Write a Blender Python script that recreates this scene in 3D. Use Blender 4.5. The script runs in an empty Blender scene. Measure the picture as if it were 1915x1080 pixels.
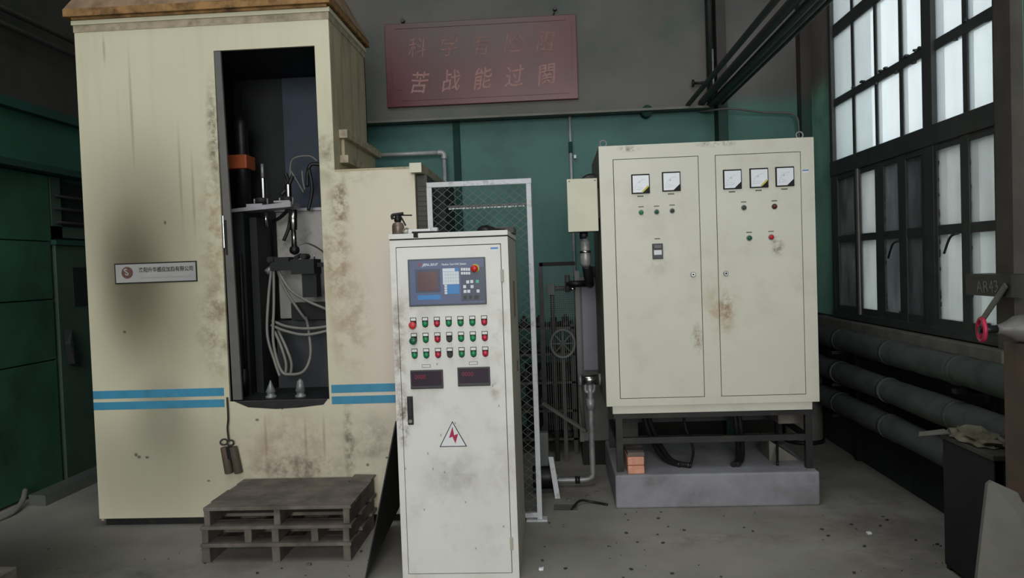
import bpy, bmesh, math, random
from mathutils import Vector, Matrix
random.seed(7)
S = bpy.context.scene
C = S.collection
PI = math.pi

# ------------------------------------------------------------------ camera
cam = bpy.data.cameras.new('camera')
camo = bpy.data.objects.new('camera', cam); C.objects.link(camo)
cam.sensor_fit = 'HORIZONTAL'; cam.sensor_width = 36.0
cam.lens = 1400.0 / 1915.0 * 36.0
cam.clip_start = 0.05; cam.clip_end = 200
R = Matrix.Rotation(math.radians(3.27), 4, 'Z') @ Matrix.Rotation(math.radians(90 - 1.7), 4, 'X') @ Matrix.Rotation(math.radians(-2.01), 4, 'Z')
camo.matrix_world = Matrix.Translation((0, 0, 1.6)) @ R
S.camera = camo

# ------------------------------------------------------------------ sky / light / exposure
w = bpy.data.worlds.new('overcast_sky'); S.world = w; w.use_nodes = True
wn = w.node_tree.nodes; wl = w.node_tree.links
bg = wn['Background']; bg.inputs['Color'].default_value = (0.88, 0.95, 0.97, 1); bg.inputs['Strength'].default_value = 1.9

def area(name, loc, rot, sx, sy, power, col):
    l = bpy.data.lights.new(name, 'AREA'); l.shape = 'RECTANGLE'; l.size = sx; l.size_y = sy
    l.energy = power; l.color = col
    o = bpy.data.objects.new(name, l); C.objects.link(o); o.location = loc; o.rotation_euler = rot
    return o
# daylight through the tall windows in the hall's rear wall, behind the photographer
area('daylight_rear', (0.3, -6.9, 3.3), (math.radians(88), 0, 0), 4.6, 3.6, 455, (1.0, 0.975, 0.93))
# daylight falling through the roof lights of the hall
area('daylight_roof', (-1.2, 0.6, 6.1), (0, 0, 0), 3.6, 6.0, 150, (0.97, 0.99, 1.0))

S.view_settings.view_transform = 'Standard'; S.view_settings.look = 'None'
S.view_settings.gamma = 1.0; S.view_settings.use_curve_mapping = False
S.view_settings.exposure = 0.0

# ------------------------------------------------------------------ materials
def lin(c):
    r = []
    for v in c:
        v /= 255.0
        r.append(v / 12.92 if v <= .04045 else ((v + .055) / 1.055) ** 2.4)
    return tuple(r)

def mat(name, rgb, rough=.6, metal=0.0, var=.12, scale=4.0, dirt=None, dirt_amt=.3, dirt_scale=1.5, streak=False,
        patches=(), bump=0.0, bump_scale=40, split=None, spec=.5, emit=None):
    m = bpy.data.materials.new(name); m.use_nodes = True
    nt = m.node_tree; N = nt.nodes; L = nt.links
    b = N['Principled BSDF']; b.inputs['Roughness'].default_value = rough; b.inputs['Metallic'].default_value = metal
    b.inputs['Specular IOR Level'].default_value = spec
    base = lin(rgb)
    geo = N.new('ShaderNodeNewGeometry')
    pos = geo.outputs['Position']
    def mixc(fac, a, bb):
        x = N.new('ShaderNodeMix'); x.data_type = 'RGBA'
        for s, v in ((x.inputs[0], fac), (x.inputs[6], a), (x.inputs[7], bb)):
            if isinstance(v, (int, float)): s.default_value = v
            elif isinstance(v, tuple): s.default_value = (*v[:3], 1)
            else: L.new(v, s)
        return x.outputs[2]
    def noise(sc, detail=4, vec=pos, rough_=.55):
        n = N.new('ShaderNodeTexNoise'); n.inputs['Scale'].default_value = sc; n.inputs['Detail'].default_value = detail
        n.inputs['Roughness'].default_value = rough_; L.new(vec, n.inputs['Vector']); return n.outputs[0]
    def mapr(v, a, bb, c=0., d=1.):
        r = N.new('ShaderNodeMapRange'); r.interpolation_type = 'SMOOTHSTEP'
        r.inputs[1].default_value = a; r.inputs[2].default_value = bb; r.inputs[3].default_value = c; r.inputs[4].default_value = d
        L.new(v, r.inputs[0]); return r.outputs[0]
    def mul(a, bb):
        q = N.new('ShaderNodeMath'); q.operation = 'MULTIPLY'
        for s, v in ((q.inputs[0], a), (q.inputs[1], bb)):
            if isinstance(v, (int, float)): s.default_value = v
            else: L.new(v, s)
        return q.outputs[0]
    lo = tuple(max(0, x * (1 - var)) for x in base); hi = tuple(min(1, x * (1 + var)) for x in base)
    col = mixc(mapr(noise(scale), .3, .7), lo, hi)
    if split:   # (z, rgb_above, softness): a second paint above a height
        sp = N.new('ShaderNodeSeparateXYZ'); L.new(pos, sp.inputs[0])
        ad = N.new('ShaderNodeMath'); ad.operation = 'ADD'; L.new(sp.outputs[2], ad.inputs[0])
        L.new(mul(noise(6), .08), ad.inputs[1])
        up = lin(split[1])
        colu = mixc(mapr(noise(scale * .6), .3, .7), tuple(x * .75 for x in up), tuple(x * 1.25 for x in up))
        col = mixc(mapr(ad.outputs[0], split[0] + .04 - split[2], split[0] + .04 + split[2]), col, colu)
    if dirt:
        v = pos
        if streak:
            mp = N.new('ShaderNodeMapping'); mp.inputs['Scale'].default_value = (6, 6, .45); L.new(pos, mp.inputs[0]); v = mp.outputs[0]
        f = mapr(noise(dirt_scale, 6, v, .65), .48, .72, 0, dirt_amt)
        col = mixc(f, col, lin(dirt))
    for st in patches:
        (cx, cy, cz), (rx, ry, rz), scol, amt, ns = st
        mp = N.new('ShaderNodeMapping'); mp.vector_type = 'POINT'
        mp.inputs['Location'].default_value = (-cx / rx, -cy / ry, -cz / rz)
        mp.inputs['Scale'].default_value = (1 / rx, 1 / ry, 1 / rz); L.new(pos, mp.inputs[0])
        ln = N.new('ShaderNodeVectorMath'); ln.operation = 'LENGTH'; L.new(mp.outputs[0], ln.inputs[0])
        f = mapr(ln.outputs['Value'], 1.0, .15)
        if ns: f = mul(f, mapr(noise(ns, 6, pos, .7), .38, .66))
        col = mixc(mul(f, amt), col, lin(scol))
    L.new(col, b.inputs['Base Color'])
    if bump:
        bn = N.new('ShaderNodeBump'); bn.inputs['Strength'].default_value = bump; bn.inputs['Distance'].default_value = .01
        L.new(noise(bump_scale, 5), bn.inputs['Height']); L.new(bn.outputs[0], b.inputs['Normal'])
    if emit:
        b.inputs['Emission Color'].default_value = (*lin(emit[0]), 1); b.inputs['Emission Strength'].default_value = emit[1]
    return m

def glass(name, tint, clear, noise_amt):
    m = bpy.data.materials.new(name); m.use_nodes = True
    nt = m.node_tree; N = nt.nodes; L = nt.links
    for n in list(N):
        if n.type == 'BSDF_PRINCIPLED': N.remove(n)
    out = [n for n in N if n.type == 'OUTPUT_MATERIAL'][0]
    tr = N.new('ShaderNodeBsdfTransparent'); tr.inputs[0].default_value = (*[x for x in tint], 1)
    tl = N.new('ShaderNodeBsdfTranslucent')
    geo = N.new('ShaderNodeNewGeometry')
    mp = N.new('ShaderNodeMapping'); mp.inputs['Scale'].default_value = (1, 2.5, .8); L.new(geo.outputs['Position'], mp.inputs[0])
    n = N.new('ShaderNodeTexNoise'); n.inputs['Scale'].default_value = 3.5; n.inputs['Detail'].default_value = 5; L.new(mp.outputs[0], n.inputs['Vector'])
    r = N.new('ShaderNodeMapRange'); r.inputs[1].default_value = .3; r.inputs[2].default_value = .7
    r.inputs[3].default_value = 1 - noise_amt; r.inputs[4].default_value = 1.0; L.new(n.outputs[0], r.inputs[0])
    mc = N.new('ShaderNodeMix'); mc.data_type = 'RGBA'; L.new(r.outputs[0], mc.inputs[0])
    mc.inputs[6].default_value = (*[x * .45 for x in tint], 1); mc.inputs[7].default_value = (*tint, 1)
    L.new(mc.outputs[2], tl.inputs[0])
    L.new(mc.outputs[2], tr.inputs[0])
    mx = N.new('ShaderNodeMixShader'); mx.inputs[0].default_value = 1 - clear
    L.new(tr.outputs[0], mx.inputs[1]); L.new(tl.outputs[0], mx.inputs[2])
    gl = N.new('ShaderNodeBsdfGlossy'); gl.inputs['Roughness'].default_value = .15
    m2 = N.new('ShaderNodeMixShader'); m2.inputs[0].default_value = .05
    L.new(mx.outputs[0], m2.inputs[1]); L.new(gl.outputs[0], m2.inputs[2])
    L.new(m2.outputs[0], out.inputs[0])
    return m

F = 4.67
machine_patches = [  # grime and stains around the bay, plus broad tonal patches
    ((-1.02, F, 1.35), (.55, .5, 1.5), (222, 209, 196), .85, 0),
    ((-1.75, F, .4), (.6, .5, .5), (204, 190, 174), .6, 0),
    ((-2.70, F, 1.62), (.3, .5, .62), (58, 52, 40), .8, 0),  # this and the next two: one broad, soft-edged dark patch
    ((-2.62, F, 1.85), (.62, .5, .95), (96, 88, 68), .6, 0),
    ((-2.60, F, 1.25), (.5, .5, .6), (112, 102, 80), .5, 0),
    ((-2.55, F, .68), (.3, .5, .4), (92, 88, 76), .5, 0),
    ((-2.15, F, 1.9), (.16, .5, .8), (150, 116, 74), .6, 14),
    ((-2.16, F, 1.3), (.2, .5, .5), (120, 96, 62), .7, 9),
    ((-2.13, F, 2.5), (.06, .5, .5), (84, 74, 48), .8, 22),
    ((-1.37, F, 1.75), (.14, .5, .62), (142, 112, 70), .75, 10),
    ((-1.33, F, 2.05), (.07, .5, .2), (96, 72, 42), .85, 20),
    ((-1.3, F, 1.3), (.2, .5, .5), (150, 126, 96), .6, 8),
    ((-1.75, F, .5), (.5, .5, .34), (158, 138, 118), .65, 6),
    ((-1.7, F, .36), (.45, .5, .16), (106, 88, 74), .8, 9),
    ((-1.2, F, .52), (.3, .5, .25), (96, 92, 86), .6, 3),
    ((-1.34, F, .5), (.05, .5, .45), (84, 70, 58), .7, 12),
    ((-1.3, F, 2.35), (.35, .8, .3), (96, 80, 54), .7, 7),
    ((-2.6, F, .4), (.75, .5, .55), (150, 144, 126), .6, 0),  # wide soft patch, darker towards the lower left
]
# thin vertical run marks
for (x, z0, z1) in ((-2.66, 2.15, 3.2), (-2.82, 2.95, 3.2), (-2.36, 1.75, 2.7), (-2.28, 1.75, 2.5), (-1.62, .35, .75), (-1.88, .35, .75), (-1.5, .35, .75)):
    machine_patches.append(((x, F, (z0 + z1) / 2), (.014, .5, (z1 - z0) / 2), (140, 124, 94), .45, 0))
for k in range(16):
    machine_patches.append(((random.uniform(-2.9, -.95), F, random.choice((random.uniform(.2, .8), random.uniform(1, 2.3)))), (random.uniform(.008, .02), .4, random.uniform(.008, .02)), (48, 42, 34), .8, 0))

M = {}
M['machine'] = mat('cream_machine_paint', (210, 205, 180), .5, var=.04, scale=1, dirt=(150, 128, 92), dirt_amt=.08, dirt_scale=2.2, streak=True, patches=machine_patches, bump=.08, bump_scale=9)
M['machine_side'] = mat('shaded_grimy_cream_paint', (176, 165, 138), .55, var=.12, scale=3, dirt=(92, 78, 58), dirt_amt=.55, dirt_scale=2.5, streak=True)  # cream paint with grime streaks, base darkened for the shaded sides
M['beam'] = mat('dusty_cream_steel', (168, 156, 134), .6, var=.2, scale=14, dirt=(80, 66, 50), dirt_amt=.6, dirt_scale=10)
M['rust'] = mat('rusty_orange_sheet', (142, 108, 66), .8, var=.35, scale=12, dirt=(74, 40, 20), dirt_amt=.9, dirt_scale=9, bump=.4)
M['roof'] = mat('brown_rusty_roof', (138, 116, 92), .8, var=.25, scale=8, dirt=(90, 56, 34), dirt_amt=.6, dirt_scale=5)
M['blue'] = mat('blue_stripe_paint', (62, 142, 178), .5, var=.1, scale=6, dirt=(70, 90, 96), dirt_amt=.4, dirt_scale=5)
ctrl_stains = [((-.81, 3.79, 1.2), (.06, .4, .5), (118, 92, 70), .7, 14), ((-.8, 3.79, .85), (.05, .4, .22), (96, 70, 50), .9, 26),
    ((-.75, 3.79, 1.35), (.12, .4, .25), (150, 128, 108), .5, 8), ((-.3, 3.79, 1.3), (.1, .4, .3), (158, 138, 116), .5, 6),
    ((-.55, 3.79, .55), (.25, .4, .18), (140, 136, 128), .5, 5), ((-.32, 3.79, .98), (.04, .4, .1), (128, 104, 84), .5, 20)]
for k in range(14):
    ctrl_stains.append(((random.uniform(-.8, -.28), 3.79, random.uniform(.1, 1.25)), (.006, .4, .01), (80, 74, 64), .6, 0))
M['ctrl'] = mat('light_grey_cabinet_paint', (224, 223, 219), .45, var=.05, scale=2, dirt=(138, 122, 104), dirt_amt=.3, dirt_scale=3, patches=ctrl_stains)
M['ctrl_side'] = mat('shaded_cabinet_side_paint', (176, 170, 158), .5, var=.06, scale=3, dirt=(110, 100, 86), dirt_amt=.3)  # cabinet paint again, with the sides' shade put into the colour
rc_stains = [((1.06, 4.88, 1.3), (.16, .4, .28), (176, 142, 100), .7, 5), ((1.1, 4.88, 1.28), (.06, .4, .16), (136, 98, 60), .75, 20),
    ((.91, 4.88, 1.1), (.05, .4, .14), (134, 102, 70), .7, 30), ((1.43, 4.88, 1.67), (.06, .4, .09), (112, 94, 72), .9, 24),
    ((1.06, 4.88, 2.34), (.16, .4, .03), (80, 70, 56), .9, 30), ((.5, 4.88, 2.33), (.12, .4, .03), (120, 108, 88), .8, 30),
    ((.67, 4.88, 1.6), (.12, .4, .14), (160, 150, 128), .6, 6), ((1.02, 4.88, 1.5), (.18, .4, .3), (178, 164, 132), .6, 3)]
M['rc'] = mat('cream_power_cabinet_paint', (212, 211, 197), .42, var=.03, scale=2, dirt=(150, 146, 122), dirt_amt=.22, dirt_scale=2.5, patches=rc_stains)
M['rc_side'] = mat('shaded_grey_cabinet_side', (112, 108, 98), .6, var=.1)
M['jbox'] = mat('cream_junction_box_paint', (208, 206, 186), .45, var=.05)
M['gap'] = mat('dark_gap', (28, 26, 24), .8, var=0)
M['black'] = mat('black_plastic', (24, 24, 25), .4, var=.1)
M['blacksteel'] = mat('black_painted_steel', (26, 26, 28), .5, var=.25, scale=12, dirt=(70, 66, 60), dirt_amt=.3, dirt_scale=7)
M['darkmetal'] = mat('oily_dark_steel', (40, 40, 42), .45, .6, var=.3, scale=9)
M['chrome'] = mat('bright_steel', (190, 190, 190), .22, 1, var=.05)
M['dullsteel'] = mat('dull_galvanised_steel', (138, 140, 140), .42, .3, var=.25, scale=14, dirt=(70, 62, 52), dirt_amt=.5, dirt_scale=9)
M['galv'] = mat('pale_galvanised_tube', (172, 175, 175), .4, .15, var=.15, scale=14)
M['greypaint'] = mat('grey_painted_steel', (100, 98, 96), .5, .1, var=.12)
M['platesteel'] = mat('ground_steel_plate', (168, 166, 172), .4, .3, var=.12, scale=12)
M['inner'] = mat('slate_blue_inner_paint', (48, 60, 78), .55, var=.15, scale=5, dirt=(30, 34, 40), dirt_amt=.5)
M['innermid'] = mat('dark_grey_inner_guard', (44, 47, 54), .5, var=.2, scale=5)
M['innerdark'] = mat('near_black_inner_paint', (22, 25, 28), .7, var=.3)  # near-black paint for the bay and other dark parts
M['tank'] = mat('pale_inner_tank_paint', (170, 168, 164), .5, var=.1, scale=4, dirt=(70, 64, 60), dirt_amt=.7, dirt_scale=4)
M['orange'] = mat('orange_collar_paint', (160, 76, 36), .5, var=.2, scale=12)
M['hose'] = mat('grey_rubber_hose', (122, 122, 116), .5, var=.15)
M['cable'] = mat('black_cable', (26, 27, 28), .5, var=.1)
M['white'] = mat('chipped_white_paint', (205, 208, 212), .55, var=.08, scale=14, dirt=(78, 72, 68), dirt_amt=.55, dirt_scale=14)
M['wiremesh'] = mat('grey_green_expanded_metal', (96, 106, 100), .6, .2, var=.15)
M['whiteplate'] = mat('white_label', (225, 228, 230), .5, var=.03)
M['gaugeface'] = mat('white_gauge_face', (232, 236, 244), .35, var=.02)
M['printgrey'] = mat('faint_grey_print', (150, 152, 160), .6, var=0)
M['printdark'] = mat('dark_print', (52, 48, 44), .6, var=0)
M['printbrown'] = mat('brown_red_print', (98, 66, 60), .6, var=0)
M['yellow'] = mat('yellow_print', (200, 188, 60), .5, var=.05)
M['red'] = mat('red_plastic', (196, 34, 34), .35, var=.05)
M['crimson'] = mat('crimson_lens', (188, 26, 58), .3, var=.05)
M['mushroom'] = mat('faded_red_plastic', (206, 62, 62), .4, var=.05)
M['green'] = mat('green_lens', (10, 130, 78), .3, var=.05)
M['greendk'] = mat('dark_green_lens', (24, 92, 62), .35, var=.05)
M['darkred'] = mat('dark_red_lens', (92, 26, 30), .3, var=.05)
M['darklens'] = mat('smoky_green_lens', (60, 70, 60), .3, var=.05)
M['cncface'] = mat('slate_blue_membrane', (84, 96, 132), .4, var=.05)
M['cncdark'] = mat('slate_membrane_dark', (62, 70, 96), .4, var=.05)
M['cncbezel'] = mat('grey_bezel', (70, 78, 88), .4, var=.1)
M['screen'] = mat('brown_red_screen', (88, 52, 58), .25, var=.08)
M['cncblue'] = mat('bright_blue_membrane', (50, 128, 196), .4, var=.04)
M['keywhite'] = mat('white_keys', (214, 222, 232), .4, var=.03)
M['greenkey'] = mat('mint_green_key', (80, 184, 160), .4, var=.03)
M['pinkprint'] = mat('pink_logo_print', (170, 60, 90), .5, var=0)
M['meter'] = mat('dark_grey_meter_case', (64, 62, 66), .35, var=.08)
M['meterwin'] = mat('smoky_purple_window', (54, 42, 56), .2, var=.05)
M['digits'] = mat('dim_red_digits', (120, 34, 58), .3, var=0, emit=((170, 30, 60), .12))
M['magenta'] = mat('magenta_print', (170, 30, 70), .5, var=0)
M['wood'] = mat('weathered_grey_wood', (104, 97, 90), .85, var=.28, scale=7, dirt=(64, 56, 50), dirt_amt=.6, dirt_scale=5, bump=.4, bump_scale=30)
M['brick'] = mat('orange_red_brick', (220, 158, 134), .9, var=.12, scale=20, dirt=(160, 124, 108), dirt_amt=.3, dirt_scale=12, bump=.4)
M['concrete_blk'] = mat('pale_plinth_concrete', (140, 140, 146), .9, var=.14, scale=4, dirt=(92, 90, 90), dirt_amt=.5, dirt_scale=3, bump=.3)
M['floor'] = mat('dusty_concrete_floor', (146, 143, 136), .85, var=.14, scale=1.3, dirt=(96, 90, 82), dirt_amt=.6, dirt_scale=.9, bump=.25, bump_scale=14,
    patches=[((-2.6, 3.9, 0), (.9, .25, .5), (62, 60, 54), .75, 3), ((-3.3, 3.9, 0), (1.6, 1.3, .5), (66, 64, 58), 1.0, 0), ((1.95, 4.4, 0), (.9, 2.2, .5), (92, 88, 82), .7, 1.2), ((-.6, 3.2, 0), (.5, .5, .5), (90, 86, 80), .5, 3), ((.9, 4.3, 0), (.9, .2, .4), (104, 98, 90), .6, 5), ((1.7, 3.6, 0), (.5, .05, .4), (70, 66, 60), .7, 8),  # floor stains, and a broad left patch painting in the light's fall-off
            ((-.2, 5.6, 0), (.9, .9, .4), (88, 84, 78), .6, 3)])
M['wallback'] = mat('teal_painted_wall', (64, 112, 106), .6, var=.1, scale=1.4, dirt=(44, 84, 78), dirt_amt=.5, dirt_scale=1.8, split=(2.955, (91, 89, 84), .01))
M['wallniche'] = mat('teal_and_grey_niche', (64, 110, 100), .6, var=.1, scale=1.4, dirt=(60, 84, 80), dirt_amt=.5, dirt_scale=1.8, split=(3.02, (92, 90, 88), .12))
M['wallleft'] = mat('dark_green_left_wall', (42, 88, 72), .6, var=.2, scale=1.2, dirt=(24, 40, 34), dirt_amt=.7, dirt_scale=1.2, split=(2.98, (62, 60, 56), .03))
M['wallright'] = mat('green_right_wall', (134, 184, 166), .6, var=.15, scale=2, dirt=(66, 96, 84), dirt_amt=.5, dirt_scale=1.5, split=(3.05, (124, 114, 108), .12))
M['wallrightlow'] = mat('dark_green_shaded_dado', (34, 46, 42), .8, var=.3, scale=2, dirt=(20, 24, 22), dirt_amt=.7)  # dark green paint with the pipes' shadow put into its colour
M['wallrear'] = mat('grey_rear_wall', (96, 94, 90), .8, var=.1)
M['ceil'] = mat('dark_concrete_ceiling', (70, 68, 66), .9, var=.1)
M['leftpanel'] = mat('dark_green_sheet', (46, 84, 68), .55, var=.2, scale=2, dirt=(22, 38, 32), dirt_amt=.6)
M['leftpale'] = mat('dusty_grey_green_sheet', (58, 78, 66), .6, var=.15, scale=3, dirt=(34, 44, 38), dirt_amt=.6)
M['darkgreen'] = mat('dark_green_steel', (14, 58, 50), .85, var=.15)
M['teal'] = mat('glossy_teal_pipe_paint', (12, 96, 84), .35, var=.1)
M['rail'] = mat('dusty_rail_lip', (112, 112, 106), .7, var=.15)
M['darkpipe'] = mat('black_green_pipe_paint', (30, 38, 35), .5, var=.25, scale=7)
M['lagging'] = mat('dusty_lagging', (74, 80, 78), .85, var=.3, scale=6, dirt=(44, 46, 44), dirt_amt=.7, dirt_scale=6, bump=.5, bump_scale=12)
M['winframe'] = mat('dark_grey_window_steel', (56, 60, 60), .6, var=.15, scale=8, dirt=(72, 70, 66), dirt_amt=.3)
M['winlight'] = mat('pale_worn_window_steel', (110, 108, 104), .6, var=.15)
M['sill'] = mat('dusty_sill_concrete', (104, 102, 96), .85, var=.2, scale=9)
M['column'] = mat('grey_brown_column', (82, 76, 72), .7, var=.2, scale=4, split=(2.99, (82, 78, 74), .02))
M['columngreen'] = mat('column_dark_green_foot', (28, 58, 52), .7, var=.2, scale=4, split=(3.0, (64, 60, 57), .08))
M['sign'] = mat('maroon_sign_lacquer', (98, 40, 47), .3, var=.12, scale=2, dirt=(66, 46, 44), dirt_amt=.5, dirt_scale=1.5, bump=.05, bump_scale=2, patches=[((-.75, 6.8, 3.8), (1.1, .4, .5), (70, 56, 52), .8, 0)])
M['signtext'] = mat('faded_pink_brush_strokes', (158, 116, 112), .6, var=.15, scale=20)
M['signfaint'] = mat('nearly_worn_off_strokes', (134, 98, 92), .6, var=.25, scale=14)
M['signline'] = mat('faint_brown_border_line', (124, 78, 68), .6, var=.3, scale=8)
M['pillar'] = mat('brown_grimy_pillar', (84, 72, 62), .7, var=.2, scale=3, dirt=(122, 72, 44), dirt_amt=.35, dirt_scale=3)
M['board'] = mat('pale_fibre_board', (96, 94, 90), .9, var=.1, scale=9, bump=.3)
M['handwheel'] = mat('crimson_handwheel_paint', (184, 34, 74), .45, var=.3, scale=24, dirt=(80, 60, 60), dirt_amt=.6, dirt_scale=16)
M['cloth'] = mat('dirty_rag_cloth', (108, 104, 88), .95, var=.35, scale=14)
M['rcpanel'] = mat('lilac_grey_panel', (122, 122, 132), .5, var=.08)
M['lockergrey'] = mat('grey_locker_paint', (92, 96, 92), .55, var=.12)
M['rack'] = mat('grimy_rack_steel', (62, 60, 58), .6, var=.2)
M['casting'] = mat('dark_casting_iron', (44, 43, 42), .55, .4, var=.35, scale=18)
M['oilcan'] = mat('tarnished_oil_can', (118, 102, 92), .4, .4, var=.3, scale=26)
M['plate_nm'] = mat('dull_aluminium_nameplate', (168, 166, 166), .4, .1, var=.06)
M['facade'] = mat('pale_outdoor_facade', (222, 226, 226), .8, var=.05)
M['ground_out'] = mat('pale_outdoor_ground', (190, 192, 190), .9, var=.06)
M['glass'] = glass('dusty_window_glass', (.9, .92, .93), .5, .1)
M['glasslow'] = glass('streaked_window_glass', (.74, .74, .73), .45, .25)
M['glassdirty'] = glass('grimy_window_glass', (.32, .33, .33), .12, .7)
M['glassmid'] = glass('filmed_window_glass', (.24, .24, .24), .1, .8)

# ------------------------------------------------------------------ mesh builder
class MB:
    def __init__(s): s.bm = bmesh.new()
    def box(s, x0, x1, y0, y1, z0, z1, bev=0, rot=None, piv=None):
        t = bmesh.new(); bmesh.ops.create_cube(t, size=1)
        for v in t.verts:
            v.co = Vector(((x0 + x1) / 2 + v.co.x * (x1 - x0), (y0 + y1) / 2 + v.co.y * (y1 - y0), (z0 + z1) / 2 + v.co.z * (z1 - z0)))
        if bev: bmesh.ops.bevel(t, geom=t.edges[:], offset=bev, segments=2, affect='EDGES', profile=.5)
        if rot is not None:
            p = Vector(piv) if piv else Vector(((x0 + x1) / 2, (y0 + y1) / 2, (z0 + z1) / 2))
            for v in t.verts: v.co = rot @ (v.co - p) + p
        s.add(t); return s
    def add(s, t):
        me = bpy.data.meshes.new('t'); t.to_mesh(me); t.free(); s.bm.from_mesh(me); bpy.data.meshes.remove(me)
    def cyl(s, a, b, r, r2=None, seg=20, bev=0):
        a = Vector(a); b = Vector(b); d = b - a; r2 = r if r2 is None else r2
        t = bmesh.new(); bmesh.ops.create_cone(t, cap_ends=True, segments=seg, radius1=r, radius2=max(r2, 1e-4), depth=d.length)
        if bev:
            ed = [e for e in t.edges if abs(e.verts[0].co.z - e.verts[1].co.z) < 1e-6]
            bmesh.ops.bevel(t, geom=ed, offset=bev, segments=2, affect='EDGES', profile=.5)
        q = d.to_track_quat('Z', 'Y').to_matrix().to_4x4()
        bmesh.ops.transform(t, matrix=Matrix.Translation((a + b) / 2) @ q, verts=t.verts)
        for f in t.faces:
            if len(f.verts) == 4: f.smooth = True
        s.add(t); return s
    def sphere(s, c, r, sc=(1, 1, 1), seg=16):
        t = bmesh.new(); bmesh.ops.create_uvsphere(t, u_segments=seg, v_segments=seg // 2 + 2, radius=r)
        for v in t.verts: v.co = Vector((v.co.x * sc[0], v.co.y * sc[1], v.co.z * sc[2])) + Vector(c)
        for f in t.faces: f.smooth = True
        s.add(t); return s
    def lathe(s, c, prof, axis='Z', seg=24):
        c = Vector(c); rings = []
        for (r, h) in prof:
            ring = []
            for k in range(seg):
                a = 2 * PI * k / seg; p = Vector((r * math.cos(a), r * math.sin(a), h))
                if axis == 'Y': p = Vector((p.x, -p.z, p.y))   # height towards the viewer side (-Y)
                if axis == 'X': p = Vector((p.z, p.x, p.y))
                ring.append(s.bm.verts.new(c + p))
            rings.append(ring)
        for i in range(len(rings) - 1):
            for k in range(seg):
                f = s.bm.faces.new((rings[i][k], rings[i][(k + 1) % seg], rings[i + 1][(k + 1) % seg], rings[i + 1][k])); f.smooth = True
        s.bm.faces.new(rings[0][::-1]); s.bm.faces.new(rings[-1]); return s
    def tube(s, pts, r, seg=10, smooth=True, closed=False):
        P = [Vector(p) for p in pts]
        if smooth and len(P) > 2:
            Q = []; n = len(P)
            for i in range(n if closed else n - 1):
                p0 = P[(i - 1) % n] if closed or i > 0 else P[0]; p1 = P[i]; p2 = P[(i + 1) % n]; p3 = P[(i + 2) % n] if closed or i + 2 < n else P[-1]
                for k in range(6):
                    t = k / 6; Q.append(.5 * ((2 * p1) + (-p0 + p2) * t + (2 * p0 - 5 * p1 + 4 * p2 - p3) * t * t + (-p0 + 3 * p1 - 3 * p2 + p3) * t ** 3))
            if not closed: Q.append(P[-1])
            P = Q
        rings = []; n = len(P); up = None
        for i, p in enumerate(P):
            if closed: d = P[(i + 1) % n] - P[i - 1]
            else: d = P[min(i + 1, n - 1)] - P[max(i - 1, 0)]
            d.normalize()
            if up is None: up = Vector((0, 0, 1)) if abs(d.z) < .9 else Vector((1, 0, 0))
            u = d.cross(up); u.normalize(); v = u.cross(d); v.normalize(); up = v
            rings.append([s.bm.verts.new(p + (u * math.cos(2 * PI * k / seg) + v * math.sin(2 * PI * k / seg)) * r) for k in range(seg)])
        for i in range(n if closed else n - 1):
            A = rings[i]; B = rings[(i + 1) % n]
            for k in range(seg):
                f = s.bm.faces.new((A[k], A[(k + 1) % seg], B[(k + 1) % seg], B[k])); f.smooth = True
        if not closed: s.bm.faces.new(rings[0][::-1]); s.bm.faces.new(rings[-1])
        return s
    def prism(s, pts, d):
        """pts: planar polygon (3-D points), extruded by vector d"""
        a = [s.bm.verts.new(p) for p in pts]; b = [s.bm.verts.new(Vector(p) + Vector(d)) for p in pts]
        s.bm.faces.new(a); s.bm.faces.new(b[::-1]); n = len(a)
        for i in range(n): s.bm.faces.new((a[i], b[i], b[(i + 1) % n], a[(i + 1) % n]))
        return s
    def bar(s, a, b, w, h, up=(0, 0, 1)):
        a = Vector(a); b = Vector(b); d = (b - a).normalized(); u = d.cross(Vector(up)).normalized(); v = u.cross(d)
        s.prism([a + u * (sx * w / 2) + v * (sz * h / 2) for sx, sz in ((-1, -1), (1, -1), (1, 1), (-1, 1))], b - a); return s
    def jitter(s, amt):
        for v in s.bm.verts: v.co += Vector([random.uniform(-amt, amt) for _ in range(3)])
        return s
    def build(s, name, m, parent=None, label=None, kind=None, cat=None, group=None):
        bm = s.bm; bmesh.ops.recalc_face_normals(bm, faces=bm.faces)
        xs = [v.co for v in bm.verts]
        c = Vector([(min(p[i] for p in xs) + max(p[i] for p in xs)) / 2 for i in range(3)])
        if parent is None: c.z = min(p.z for p in xs)
        for v in bm.verts: v.co -= c
        me = bpy.data.meshes.new(name); bm.to_mesh(me); bm.free(); me.materials.append(m if not isinstance(m, str) else M[m])
        o = bpy.data.objects.new(name, me); C.objects.link(o)
        o['_w'] = list(c)
        o.location = c
        if parent is not None:
            o.parent = parent; o.location = c - Vector(parent['_w'])
        if label: o['label'] = label
        if kind: o['kind'] = kind
        if cat: o['category'] = cat
        if group: o['group'] = group
        return o

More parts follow.
